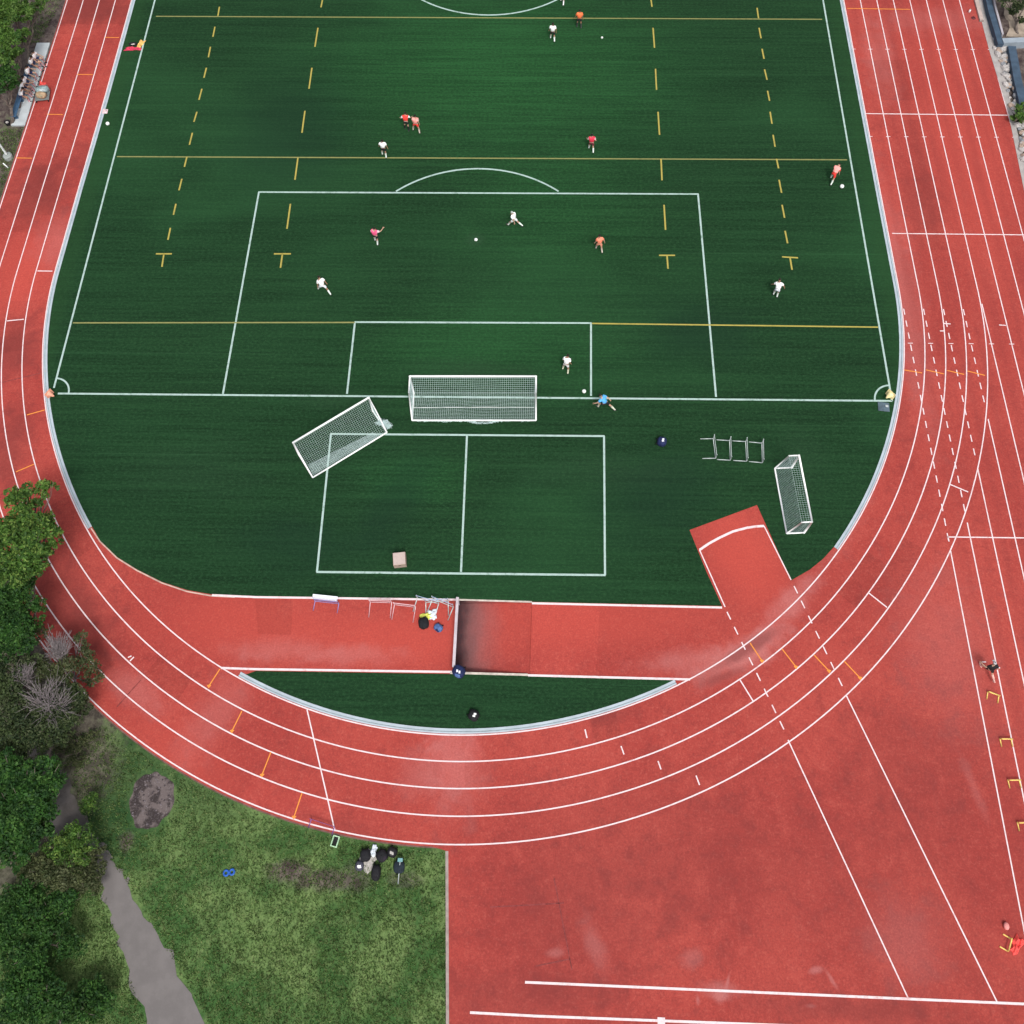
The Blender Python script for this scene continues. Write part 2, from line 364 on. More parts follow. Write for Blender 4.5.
# red rubber surface
outer = curve(-34, tinv(*at2(447, 847)), 4 * LW + .11)
outer = [p for p in outer if p[0] < at2(447, 851)[0] - .02]
x447 = at2(447, 848)[0]
xr = R0 + 8 * LW + .22
xb = at2(447.5, 1010)[0] * (56 - 37.2) / (abs(at2(447.5, 1010)[1]) - 37.2) - x447 * ((56 - 37.2) / (abs(at2(447.5, 1010)[1]) - 37.2) - 1)
left = outer + [(x447, at2(447, 851)[1]), (xb, -56), (2, -56), (2, -29.15), PIT[0], PIT[1], (2, -25.46), (2, 29)]
right = [(2, 29), (2, -25.46), PIT[2], PIT[3], (2, -29.15), (2, -56), (60, -56), (60, -30), (xr + 3.2, -12), (xr + .6, 2), (xr, 4), (xr, 29)]
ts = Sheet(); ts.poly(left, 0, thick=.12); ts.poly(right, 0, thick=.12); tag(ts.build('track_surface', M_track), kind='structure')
# pit floor and walls
pv = [(PIT[0][0], PIT[0][1], -.68), (PIT[1][0], PIT[1][1], -.68), (PIT[2][0], PIT[2][1], 0), (PIT[3][0], PIT[3][1], 0), (PIT[0][0], PIT[0][1], 0), (PIT[1][0], PIT[1][1], 0)]
nn = 24; pm = MB(); gv = []
for i in range(nn + 1):
    for j in range(nn + 1):
        u, v = i / nn, j / nn
        a = Vector(pv[0]).lerp(Vector(pv[1]), v); c = Vector(pv[3]).lerp(Vector(pv[2]), v); p = a.lerp(c, u)
        p.z = -.68 if u < .08 else -.68 * (1 - (u - .08) / .92)
        gv.append(p)
pm.add(gv, [(i * (nn + 1) + j, (i + 1) * (nn + 1) + j, (i + 1) * (nn + 1) + j + 1, i * (nn + 1) + j + 1) for i in range(nn) for j in range(nn)])
pm.add([pv[0], pv[1], pv[5], pv[4]], [(0, 1, 2, 3)]); pm.add([pv[0], pv[4], pv[3]], [(0, 1, 2)]); pm.add([pv[1], pv[2], pv[5]], [(0, 1, 2)])
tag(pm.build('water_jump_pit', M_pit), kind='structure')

# resurfaced patches (thin sheets, their own tone)
M_pd = track_mat('patch_dark', .88); M_pl = track_mat('patch_light', 1.08)
rp = Sheet()
def lane_patch(k0, k1, pa, pb, mi):
    t0, t1 = tinv(*at2(*pa)), tinv(*at2(*pb))
    i = curve(t0, t1, k0 * LW + .03); o = curve(t0, t1, k1 * LW - .03); rp.poly(i + o[::-1], .003, mi=mi)
lane_patch(0, 4, (105, 0), (95, 24), 0); lane_patch(1, 2, (66, 110), (45, 215), 0); lane_patch(2, 3, (44, 165), (22, 232), 0); lane_patch(0, 2, (50, 236), (40, 300), 1)
lane_patch(1, 3, (32, 318), (10, 352), 0); lane_patch(3, 4, (54, 34), (38, 70), 1); lane_patch(0, 1, (60, 500), (75, 560), 0)
lane_patch(2, 3, (868, 592), (918, 546), 0); lane_patch(1, 2, (835, 590), (868, 552), 0); lane_patch(0, 1, (590, 720), (615, 712), 0); lane_patch(1, 2, (150, 668), (185, 690), 0)
lane_patch(3, 4, (250, 780), (330, 826), 1); lane_patch(0, 1, (425, 745), (482, 748), 1); lane_patch(1, 2, (440, 775), (465, 775), 1); lane_patch(1, 3, (878, 60), (880, 100), 0)
lane_patch(0, 1, (887, 250), (890, 130), 1); lane_patch(2, 3, (925, 120), (945, 250), 0); lane_patch(0, 1, (862, 38), (872, 60), 1)
rp.poly([at2(*p) for p in ((255, 600), (293, 600), (291, 635), (258, 634))], .003, mi=0)
rp.poly([at2(*p) for p in ((532, 604), (600, 604), (596, 672), (530, 671))], .003, mi=1)
tag(rp.build('track_patches', [M_pd, M_pl]), kind='structure')
cr_ = Sheet(); M_crack = simple('seam_dark', (.20, .042, .04), .9, .3)
for l in (((554, 878), (572, 970)), ((490, 907), (530, 905), (564, 903)), ((536, 966), (570, 959)), ((0, 383), (45, 372)), ((117, 707), (130, 692), (141, 680))):
    cr_.strip([at2(*p) for p in l], .055, .0065)
tag(cr_.build('surface_seams', M_crack), kind='structure')

# turf
kerbw = .30
def e(px, py): return at2(px, py)
tl = tinv(*e(91, 527)); tr = tinv(*e(834, 547))
main = [(-R0 + kerbw, 29)] + curve(-34, tl, -kerbw)
main += [e(*p) for p in ((100, 540.5), (117, 557), (137, 569.5), (162, 582), (187, 590), (212, 594.5), (235, 596.3))]
main += [(-10, -25.36), (.05, -25.4), (4, -25.46), e(722, 606), e(706.5, 572), e(689.5, 530), e(757, 505), e(791, 580.5)]
main += [e(*p) for p in ((810, 569.5), (823, 559))] + curve(tr, LB + 34, -kerbw) + [(R0 - kerbw, 29)]
tf = Sheet(); tf.poly(main, .012, thick=.012)
dl, dr = tinv(*e(241, 672)), tinv(*e(675, 681))
seg = curve(dl + .3, dr - .2, -kerbw)
tf.poly([(-10.5, -29.2), ] + seg + [(11.6, -29.28), (4, -29.24), (.1, -29.2)], .012, thick=.012)
tag(tf.build('artificial_turf', M_turf), kind='structure')

# kerb: two low pale strips with a drain slot between, broken where the runways cross
kb = MB()
def kerbrun(t0, t1):
    for (o0, o1, zt, mi) in ((-.06, -.14, .05, 0), (-.14, -.18, .014, 1), (-.18, -.30, .035, 0)):
        a = curve(t0, t1, o0); c = curve(t0, t1, o1); n = len(a)
        vs = [(p[0], p[1], zt) for p in a] + [(p[0], p[1], zt) for p in c] + [(p[0], p[1], 0) for p in a] + [(p[0], p[1], 0) for p in c]
        fs = []
        for i in range(n - 1):
            fs += [(i, i + 1, n + i + 1, n + i), (i, 2 * n + i, 2 * n + i + 1, i + 1), (n + i, n + i + 1, 3 * n + i + 1, 3 * n + i)]
        fs += [(0, n, 3 * n, 2 * n), (n - 1, 3 * n - 1, 4 * n - 1, 2 * n - 1)]
        kb.add(vs, fs, mi)
kerbrun(-34, tl); kerbrun(tr, LB + 34); kerbrun(dl, dr)
tag(kb.build('kerb', [M_kerb, M_groove]), kind='structure')
ed = Sheet(); ed.strip(curve(-34, tinv(*at2(447, 847)), 4 * LW + .145), .07, -.01, 2); ed.strip([(x447, at2(447, 851)[1]), (xb, -56)], .14, .004)
ed.strip([e(91, 528), e(100, 541.5), e(117, 558), e(137, 570.5), e(162, 583), e(187, 591.5), e(212, 596), e(235, 597.2)], .07, .007, 1)
tag(ed.build('track_edging', [M_concd, simple('cream_edging', (.48, .34, .29), .85, .2, 3), simple('brown_edging', (.14, .075, .065), .9, .3, 3)]), kind='structure')

# white track lines
lw = .064; z1 = .009
L = Sheet()
tend = tinv(*at2(452, 845))
for k in range(5):
    L.strip(curve(-34, LB + 34, k * LW, .5), lw, z1)
for k in range(5, 9):
    x = R0 + k * LW
    L.strip([(x, 11.4 if k == 8 else 30), (x, -52)], lw, z1 if k != 8 else z1)
for k, y0 in ((4, -18.9), (3, -14.6), (2, -17.6), (1, -20.8), (0, -22.4)):
    L.strip([(R0 + k * LW, y0), (R0 + k * LW, -52)], lw, z1 + .002)
L.strip([(R0 + 4 * LW, -6.9), (R0 + 4 * LW, -18.9)], lw, z1 + .002)
for k, y1 in ((3, -13.6), (2, -17.0), (1, -19.9), (0, -21.9)):
    y = -7.3
    while y > y1: L.strip([(R0 + k * LW, y), (R0 + k * LW, y - .42)], lw, z1 + .002); y -= .83
def LP(*pts, w=lw, z=z1 + .004): L.strip([at2(*p) for p in pts], w, z)
LP((866, 113.7), (1008, 115.3)); LP((892, 233.5), (1030, 235)); LP((947, 537), (1030, 538)); LP((947.5, 536), (949, 541.5))
for py in (49.5, 137, 343.5):
    y = at(940, py).y
    for k in range(9):
        if py > 300 and k > 5: break
        L.strip([(R0 + k * LW - .15, y), (R0 + k * LW + .15, y)], .045, z1 + .005)
LP((943, 323.5), (950.5, 324)); LP((940, 331), (944, 331)); LP((999, 325), (1006, 325.5))
LP((525, 982.2), (1030, 1004.2), w=.10); LP((470, 1012.5), (535, 1016), (800, 1026), w=.10); LP((657.5, 1020.5), (665, 1021), w=.25, z=z1 + .008)
LP((37.5, 271), (52.5, 271.2)); LP((7, 321), (24, 319.3)); LP((307, 709.5), (335, 831))
LP((128, 657.5), (131.5, 656)); LP((130, 661), (134, 657))
LP((740, 680), (753, 701)); LP((868, 592.5), (887, 607.5)); LP((949, 484), (968, 492))
for a, b_ in (((585, 729.5), (587, 738)), ((621, 746), (624, 754.5)), ((658, 761), (661, 769.5)), ((696, 775.5), (699.5, 785))): LP(a, b_)
LP((982, 662), (986, 662)); LP((996, 667), (1000, 668))
# javelin runway
def jl(p0, p1, dashed):
    a, b_ = Vector(at2(*p0)), Vector(at2(*p1))
    if not dashed: L.strip([a, b_], lw, z1 + .006); return
    d = (b_ - a); n = d.length; d.normalize(); s = 0.
    while s < n - .2: L.strip([a + d * s, a + d * min(n, s + .42)], lw, z1 + .006); s += .83
jl((699.5, 550), (725, 607), False); jl((727, 612), (787, 736), True); jl((788, 740), (908, 998), False)
jl((764, 526), (791, 580), False); jl((794, 586), (845, 692), True); jl((846, 695), (997, 1002), False)
pts = [(699.5, 550), (709, 543.5), (720, 537.5), (733, 531.5), (747, 527.8), (757, 526.4), (764, 526)]
LP(*pts, w=.13)
# band (steeplechase) edge lines
LP((212, 595.2), (256, 597.2), (457, 599.8), w=.11, z=.014); LP((532, 603.3), (722, 607.6), w=.11, z=.014); LP((221, 668), (256, 669.2), (455, 672), w=.11, z=.014); LP((528, 675.3), (690, 679.5), w=.11, z=.014)
tag(L.build('track_lines', M_wt), kind='structure')
cop = Sheet(); cop.strip([at2(459, 599.8), at2(532, 602)], .09, .016); cop.strip([at2(450, 672.8), at2(528, 674.8)], .11, .016)
tag(cop.build('pit_coping', simple('cream_coping', (.50, .45, .40), .8, .2, 3)), kind='structure')
O = Sheet()
for a, b_ in (((105, 37.5), (119, 37.7)), ((77, 74.5), (93, 74.7)), ((47, 114.3), (63, 114.7)), ((16, 158), (32, 158.3)), ((27, 415), (45, 410)), ((16, 472), (34, 464.3)), ((15, 582), (27, 575)),
              ((220, 669), (209, 686)), ((242, 711), (232, 731)), ((271, 752), (262, 775)), ((302, 793), (294, 817)), ((750, 643), (762, 661)), ((782, 649), (796, 667)), ((814, 655), (829, 671)), ((844, 661), (860, 678)),
              ((847, 8.5), (910, 9.5)), ((904, 370), (922, 373)), ((926, 370), (944, 374)), ((947, 370.5), (964, 374.5)), ((967, 371), (985, 375.5)), ((43.5, 372), (45.5, 371))):
    O.strip([at2(*a), at2(*b_)], .058, .0155)
for (px, py) in ((209, 686), (232, 731), (262, 775), (294, 817), (762, 661), (796, 667), (829, 671), (860, 678)):
    c0 = Vector(at2(px, py)); O.poly([c0 + Vector(v) * .12 for v in ((-1, .3), (0, -1), (1, .3), (0, .6))], .0157)
tag(O.build('orange_track_marks', M_or), kind='structure')

# football field lines
FL = Sheet(); fw = .112; zf = .017
GY = -20.72 + 9.0
def gy(px, py): return at2(px, py)[1]
y_goal = (at2(52, 393.5)[1] + at2(892, 401)[1]) / 2
def P_(*pts, w=fw, z=zf): FL.strip([at2(*p) for p in pts], w, z)
P_((58, 393.6), (892, 401), z=zf)
P_((155, 0), (54, 388)); P_((823, 0), (892, 401))
FL.strip([at2(155, 0), (at2(155, 0)[0] + .2, 29)], fw, zf); FL.strip([at2(823, 0), (at2(823, 0)[0] + .1, 29)], fw, zf)
P_((258.5, 192.2), (698.5, 194.2), z=zf + .001); P_((259, 192), (223, 394), z=zf + .002); P_((698, 194), (716, 397), z=zf + .002)
P_((354.5, 322.2), (591.5, 323.2), z=zf + .001); P_((355, 322), (347, 394), z=zf + .002); P_((591, 323), (591, 396), z=zf + .002)
P_((330.5, 434), (604.5, 436.2), z=zf + .001); P_((316.5, 572), (605.5, 575.2), z=zf + .001)
P_((331, 434), (317, 572), z=zf + .002); P_((467, 435), (461, 572), z=zf + .002); P_((604, 436), (605, 575), z=zf + .002)
def circ_from(p1, p2, p3):
    a, b_, c = (Vector(at2(*p)) for p in (p1, p2, p3))
    d = 2 * (a.x * (b_.y - c.y) + b_.x * (c.y - a.y) + c.x * (a.y - b_.y))
    ux = ((a.length_squared) * (b_.y - c.y) + b_.length_squared * (c.y - a.y) + c.length_squared * (a.y - b_.y)) / d
    uy = ((a.length_squared) * (c.x - b_.x) + b_.length_squared * (a.x - c.x) + c.length_squared * (b_.x - a.x)) / d
    return Vector((ux, uy)), (a - Vector((ux, uy))).length
def arc(c, r, a0, a1, n=40): return [(c[0] + r * math.cos(a0 + (a1 - a0) * i / n), c[1] + r * math.sin(a0 + (a1 - a0) * i / n)) for i in range(n + 1)]
c0, r0 = circ_from((396, 191.5), (471, 169), (558.5, 191.5))
a1 = math.atan2(at2(396, 191.5)[1] - c0.y, at2(396, 191.5)[0] - c0.x); a2 = math.atan2(at2(558.5, 191.5)[1] - c0.y, at2(558.5, 191.5)[0] - c0.x)
FL.strip(arc(c0, r0, a1, a2), fw, zf + .003)
c0, r0 = circ_from((422, 0), (481, 15), (554.5, 1)); FL.strip(arc(c0, r0, 0, 2 * math.pi, 96), fw, zf + .003)
cl = at2(52, 393.5); FL.strip(arc(cl, 1.0, 0, math.pi / 2, 16), fw * .9, zf + .003)
cr2 = at2(892, 401); FL.strip(arc(cr2, 1.0, math.pi / 2, math.pi, 16), fw * .9, zf + .003)
P_((475.2, 240.2), (477.2, 240.2), w=.16)
tag(FL.build('field_lines', M_wf), kind='structure')
YL = Sheet()
def Y_(a, b_, w=.09, mi=0, z=.0225): YL.strip([at2(*a), at2(*b_)], w, z, mi)
Y_((156, 16.5), (822, 19.5)); Y_((117, 156.8), (847, 160)); Y_((73, 323), (355, 322.6)); Y_((592, 323.6), (878, 327.3), mi=1)
c1 = [((219.5, 7), (218, 16)), ((215, 27), (213, 37)), ((210.5, 47), (208.5, 57.5)), ((206.5, 68), (204, 78)), ((202, 89), (199, 100)), ((197, 112), (194, 122)), ((192.5, 133), (189.5, 145)), ((187, 157), (184.5, 167)), ((182, 179), (179, 190.5)), ((176, 204), (173.5, 215)), ((170.5, 228), (168, 240)), ((164, 254), (162, 267))]
c2 = [((322.5, 0), (321, 7.5)), ((318, 28), (315, 47)), ((312, 68), (309, 89)), ((305, 111), (302, 133)), ((298, 158), (295, 180)), ((290.5, 204), (287, 229)), ((282.5, 254), (280.5, 268))]
c3 = [((651, 0), (652, 7)), ((653, 28), (654.5, 48)), ((655.5, 69), (656.5, 90)), ((658, 112), (659.5, 135)), ((661, 159), (662, 180.5)), ((664, 205), (665.5, 230)), ((667, 256), (668, 269))]
c4 = [((757, 8), (758.5, 18.5)), ((759, 28), (761, 38.5)), ((762, 49), (764, 59)), ((764.5, 69.5), (767, 80)), ((767.5, 91), (769.5, 101)), ((770, 112), (772, 124)), ((773, 135), (775, 147)), ((776.5, 159), (778.5, 168.5)), ((779, 180), (781.5, 193)), ((782, 205), (784.5, 218)), ((785, 231), (787.5, 243.5)), ((790, 258), (792, 270))]
for c_ in (c1, c2, c3, c4):
    for a, b_ in c_: Y_(a, b_, .10, 1, .0235)
for a, b_ in (((156, 254), (172, 254)), ((274, 254), (291, 254)), ((659, 255.5), (675, 255.5)), ((782, 257), (798, 258))): Y_(a, b_, .10, 1, .0235)
tag(YL.build('yellow_field_lines', [M_yf, M_yf2]), kind='structure')

# gravel path and gravel patch
def blob(c, rx, ry, n=40, amp=.12, rot=0):
    ph = [random.uniform(0, 6.28) for _ in range(4)]
    out = []
    for i in range(n):
        a = 2 * math.pi * i / n; k = 1 + amp * (math.sin(2 * a + ph[0]) * .4 + math.sin(3 * a + ph[1]) * .4 + math.sin(7 * a + ph[2]) * .35 + math.sin(12 * a + ph[3]) * .25)
        x, y = rx * k * math.cos(a), ry * k * math.sin(a); out.append((c[0] + x * math.cos(rot) - y * math.sin(rot), c[1] + x * math.sin(rot) + y * math.cos(rot)))
    return out
def rough_edge(pts, amp=.12, sub=6):
    out = []
    for i in range(len(pts)):
        a, b_ = Vector(pts[i]), Vector(pts[(i + 1) % len(pts)])
        for j in range(sub):
            p = a.lerp(b_, j / sub); out.append((p.x + random.uniform(-amp, amp), p.y + random.uniform(-amp, amp)))
    return out
m, t, b = nt('gravel_path')
v1 = noise(t, coord(t, gen='World'), 1.2, 5, .6); v2 = noise(t, coord(t, gen='World'), 14, 4, .8)
c = mix(t, mrange(t, v1, .35, .65), (.060, .052, .048), (.112, .100, .095)); c = mix(t, mrange(t, v2, .5, .75, 0, .5), c, (.15, .14, .15))
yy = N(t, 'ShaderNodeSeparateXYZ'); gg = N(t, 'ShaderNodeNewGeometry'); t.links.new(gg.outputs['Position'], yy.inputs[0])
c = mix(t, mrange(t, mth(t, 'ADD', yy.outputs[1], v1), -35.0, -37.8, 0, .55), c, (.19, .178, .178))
t.links.new(c, b.inputs['Base Color']); b.inputs['Roughness'].default_value = .95; M_path = m
path = [(30, 742), (48, 748), (66, 772), (74, 800), (92, 832), (112, 858), (128, 884), (165, 945), (215, 1040), (150, 1040), (118, 945), (99, 884), (86, 868), (60, 850), (40, 815), (46, 790), (36, 765), (24, 752)]
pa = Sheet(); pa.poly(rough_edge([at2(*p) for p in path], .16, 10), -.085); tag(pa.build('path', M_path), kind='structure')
m, t, b = nt('gravel_and_char')
v1 = noise(t, coord(t, gen='World'), 1.7, 4, .6, .4); v2 = noise(t, coord(t, gen='World'), 12, 3, .8)
c = mix(t, mrange(t, v1, .44, .58), (.115, .092, .090), (.028, .020, .020)); c = mix(t, mrange(t, v2, .5, .8, 0, .6), c, (.28, .25, .27))
t.links.new(c, b.inputs['Base Color']); b.inputs['Roughness'].default_value = .95; M_gp = m
gp = Sheet(); gp.poly(blob(at2(151, 800), 1.05, 1.3, 60, .10), -.08); tag(gp.build('gravel_patch', M_gp), kind='structure')

def stones(cs, n, rx, ry, smin, smax, mats, zb, name, parent=None):
    mb = MB()
    for i in range(n):
        a = random.uniform(0, 6.28); rr = math.sqrt(random.random()); s = random.uniform(smin, smax)
        c = (cs[0] + rx * rr * math.cos(a), cs[1] + ry * rr * math.sin(a), zb + s * .2)
        mb.ellipsoid(c, (s, s * random.uniform(.6, 1), s * .55), Matrix.Rotation(random.uniform(0, 3), 3, 'Z'), 7, 5, random.randrange(len(mats)), .16)
    return mb
M_st = [simple('stone_pale', (.42, .40, .39), .9, .2, 4), simple('stone_tan', (.36, .28, .23), .9, .2, 4), simple('stone_grey', (.24, .25, .27), .9, .2, 4)]
mb = stones(at2(151, 800), 70, 1.0, 1.2, .03, .06, [0, 1], -.09, ''); tag(mb.build('gravel', [simple('mauve_stone', (.15, .13, .14), .9, .2, 4), simple('char_stone', (.05, .04, .045), .9, .2, 4)]), 'loose grey stones scattered on the round gravel patch in the grass', 'gravel', kind='stuff')

# ---------------------------------------------------------------- right-hand bank: concrete strip, stones, blue channel wall
cs_ = Sheet(); cs_.poly([at2(*p) for p in ((976, 0), (986, 0), (1000, 48), (1012, 110), (1030, 185), (1034, 205), (1026, 200), (1008, 112), (989, 50))], .02, thick=.12)
tag(cs_.build('concrete_strip', M_concd if False else simple('pale_edge_concrete', (.34, .32, .31), .9, .12, 2)), kind='structure')
dg = Sheet(); dg.poly(rough_edge([at2(*p) for p in ((1002, 5), (1040, -5), (1040, 60), (1012, 30))], .15), -.07); dg.poly([at2(*p) for p in ((1010, 27), (1040, 24), (1040, 37), (1006, 36))], -.02, thick=.1)
tag(dg.build('earth_bank', simple('tan_earth', (.30, .25, .20), .95, .25, 2)), kind='structure')
mb = MB()
for i in range(230):
    f = random.random(); x0, y0 = 995 + f * 38, 40 + f * 160
    px = x0 + random.uniform(0, 13) - (3 if f < .1 else 0); p = at(px, y0)
    s = random.uniform(.10, .30)
    mb.ellipsoid((p.x, p.y, s * .25), (s, s * random.uniform(.6, 1), s * .6), Matrix.Rotation(random.uniform(0, 3), 3, 'Z'), 8, 6, random.choice((0, 0, 1, 0, 2)), .15)
tag(mb.build('rubble', M_st), 'band of pale rubble stones between the straight and the blue wall', 'rubble', kind='stuff')
M_bw = simple('dark_blue_painted_concrete', (.045, .075, .115), .7, .2, 2); M_bw2 = simple('pale_blue_coping', (.28, .33, .38), .7, .1, 2)
wall = empty('low_wall', at(1003, 45, -.1), label='long dark blue low wall behind the rubble at the far right straight', cat='wall')
def wall_run(mb, pts, wid, zt, mi=0):
    for a, b_ in zip(pts[:-1], pts[1:]):
        a, b_ = at(*a, zt), at(*b_, zt); d = b_ - a
        mb.box(((a + b_) / 2 - Vector((0, 0, zt / 2 + .05))) - wall.location, (d.length, wid, zt + .1), Matrix.Rotation(math.atan2(d.y, d.x), 3, 'Z'), mi)
mb = MB(); wall_run(mb, ((987, -8), (991, 10), (1001, 44)), .42, .5); mb.build('wall_body', M_bw, wall)
mb = MB(); wall_run(mb, ((1012, 46), (1018, 80), (1027, 118)), .55, .45); mb.build('wall_body', M_bw, wall)
mb = MB(); wall_run(mb, ((1003, 40.5), (1040, 39)), .45, .56); mb.build('coping', M_bw2, wall)
mb = MB(); wall_run(mb, ((992.5, -8), (996, 8), (1003, 34)), .14, .58); mb.build('coping', simple('lilac_coping', (.36, .34, .37), .8, .1, 2), wall)
# raised pale kerb block on the outer lane
mb = MB(); a, b_ = at(975, -6, .15), at(982, 20, .15); d = b_ - a
kbo = empty('kerb_block', a.lerp(b_, .5) - Vector((0, 0, .15)), math.atan2(d.y, d.x), label='pale concrete kerb block ending beside the outermost lane', cat='kerb')
mb.box((0, 0, .08), (d.length, .28, .16), bev=.015); mb.build('block', simple('worn_cream_concrete', (.42, .34, .31), .85, .12, 3), kbo)
mb = MB(); mb.box((d.length / 2 + .03, 0, .06), (.05, .3, .12)); mb.build('end_plate', M_concd, kbo)

# ---------------------------------------------------------------- foliage
def leaf_mat(name, c, tr=.40):
    m, t, b = nt(name)
    v = noise(t, coord(t), 1.3, 3)
    cc = mix(t, mrange(t, v, .3, .7), tuple(x * .72 for x in c), tuple(x * 1.25 for x in c))
    t.links.new(cc, b.inputs['Base Color']); b.inputs['Roughness'].default_value = .6; b.inputs['Specular IOR Level'].default_value = .25
    tb = N(t, 'ShaderNodeBsdfTranslucent'); t.links.new(cc, tb.inputs[0]); ms = N(t, 'ShaderNodeMixShader'); ms.inputs[0].default_value = tr
    t.links.new(b.outputs[0], ms.inputs[1]); t.links.new(tb.outputs[0], ms.inputs[2]); t.links.new(ms.outputs[0], t.nodes['Material Output'].inputs[0])
    return m
LM = {'bright': [leaf_mat('leaf_bright_a', (.10, .20, .035)), leaf_mat('leaf_bright_b', (.05, .125, .028)), leaf_mat('leaf_bright_c', (.14, .24, .06))],
      'fresh': [leaf_mat('leaf_fresh_a', (.095, .20, .035)), leaf_mat('leaf_fresh_b', (.05, .115, .025)), leaf_mat('leaf_fresh_c', (.20, .31, .07))],
      'deep': [leaf_mat('leaf_deep_a', (.04, .115, .022)), leaf_mat('leaf_deep_b', (.022, .07, .018)), leaf_mat('leaf_deep_c', (.075, .17, .035))],
      'olive': [leaf_mat('leaf_olive_a', (.11, .13, .055)), leaf_mat('leaf_olive_b', (.06, .085, .032)), leaf_mat('leaf_olive_c', (.13, .15, .075))],
      'dull': [leaf_mat('leaf_dull_a', (.07, .105, .038)), leaf_mat('leaf_dull_b', (.03, .052, .022)), leaf_mat('leaf_dull_c', (.10, .125, .06))]}
def leaves(clumps, size, dens, base):
    """many small folded leaf quads spread through irregular clumps; returns verts, faces, material index"""
    V = []; Mi = []
    for (c, r) in clumps:
        nsub = max(14, int(62 * r * r))
        dirs = rng.normal(size=(nsub, 3)); dirs /= np.linalg.norm(dirs, axis=1)[:, None]; dirs[:, 2] = np.abs(dirs[:, 2]) * .85 - .2
        sc = np.array(c) + dirs * (r * rng.uniform(.3, 1.18, (nsub, 1))) * np.array([1, 1, .7])
        for s in sc:
            rr = r * rng.uniform(.10, .32) + .06
            n = int(6.0 * dens * rr * rr / (size * size)) + 6
            p = rng.normal(size=(n, 3)); p /= np.linalg.norm(p, axis=1)[:, None]; p *= rng.uniform(.3, 1., (n, 1)) ** .5 * rr; p[:, 2] *= .6
            p += s
            nrm = rng.normal(size=(n, 3)) * .75 + np.array([0, 0, 1.0]); nrm /= np.linalg.norm(nrm, axis=1)[:, None]
            a = np.cross(nrm, rng.normal(size=(n, 3))); a /= np.linalg.norm(a, axis=1)[:, None]; b_ = np.cross(nrm, a)
            L_ = size * rng.uniform(.55, 1.7, (n, 1)); W_ = L_ * .5
            fold = nrm * (L_ * .12)
            q = np.stack([p - a * L_ * .5, p + b_ * W_ * .5 + fold, p + a * L_ * .5, p - b_ * W_ * .5 + fold], 1)
            V.append(q.reshape(-1, 3)); pr = rng.choice(3, p=[.45, .35, .2]); mm = rng.choice(3, size=n, p=[.5, .32, .18]); mm[rng.random(n) < .45] = pr; Mi.append(mm)
    V = np.concatenate(V) - np.array(base); Mi = np.concatenate(Mi)
    F_ = np.arange(len(V)).reshape(-1, 4)
    return V, F_, Mi
def fast_mesh(name, V, F_, mats, Mi, parent):
    me = bpy.data.meshes.new(name); me.vertices.add(len(V)); me.vertices.foreach_set('co', V.astype(np.float32).ravel())
    me.loops.add(F_.size); me.loops.foreach_set('vertex_index', F_.astype(np.int32).ravel())
    me.polygons.add(len(F_)); me.polygons.foreach_set('loop_start', np.arange(0, F_.size, F_.shape[1], dtype=np.int32))
    for m_ in mats: me.materials.append(m_)
    me.polygons.foreach_set('material_index', Mi.astype(np.int32)); me.update(calc_edges=True); me.validate()
    o = bpy.data.objects.new(name, me); COL.objects.link(o); o.parent = parent; return o
def limb(mb, a, b_, r0_, r1_, n=6, wob=.12):
    a, b_ = Vector(a), Vector(b_); L_ = (b_ - a).length; pts = []; rs = []
    for i in range(n + 1):
        f = i / n; p = a.lerp(b_, f)
        if 0 < i < n: p += Vector((random.uniform(-1, 1), random.uniform(-1, 1), random.uniform(-.4, .8))) * wob * L_ * .35
        pts.append(p); rs.append(r0_ + (r1_ - r0_) * f)
    mb.tube(pts, rs, 6); return pts
def tree(name, label, cat, base, clumps, kind, size=.15, dens=2.4, group=None, trunk=.14, bark=None, twigs=0):
    """base, clump centres in picture pixels (+ height): they fix where on the ground / in the air each stands"""
    bp_ = at(base[0], base[1], -.1); root = empty(name, bp_, label=label, cat=cat, group=group)
    cl_ = []
    for (px, py, rpx, z) in clumps:
        p = at(px, py, z); cl_.append((tuple(p), rpx / 17.5 * (1 - z / 58.3) * random.uniform(1.0, 1.35)))
    V, F_, Mi = leaves(cl_, size, dens, bp_); fast_mesh('crown', V, F_, LM[kind], Mi, root)
    zc = sum(c[0][2] for c in cl_) / len(cl_); top = Vector((sum(c[0][0] for c in cl_) / len(cl_), sum(c[0][1] for c in cl_) / len(cl_), zc * .62))
    mb = MB(); fork = Vector((bp_.x, bp_.y, 0)).lerp(top, .55); limb(mb, (0, 0, -.1), fork - bp_, trunk, trunk * .7)
    mb.build('trunk', bark or M_bark, root)
    mb = MB()
    for (c, r) in cl_:
        ps = limb(mb, fork - bp_, Vector(c) - bp_, trunk * .55, .025)
        for k in range(4):
            d = Vector((random.uniform(-1, 1), random.uniform(-1, 1), random.uniform(-.2, .8))) * r * .8
            limb(mb, ps[3], Vector(c) - bp_ + d, .03, .008, 4)
    mb.build('branches', bark or M_bark, root)
    return root
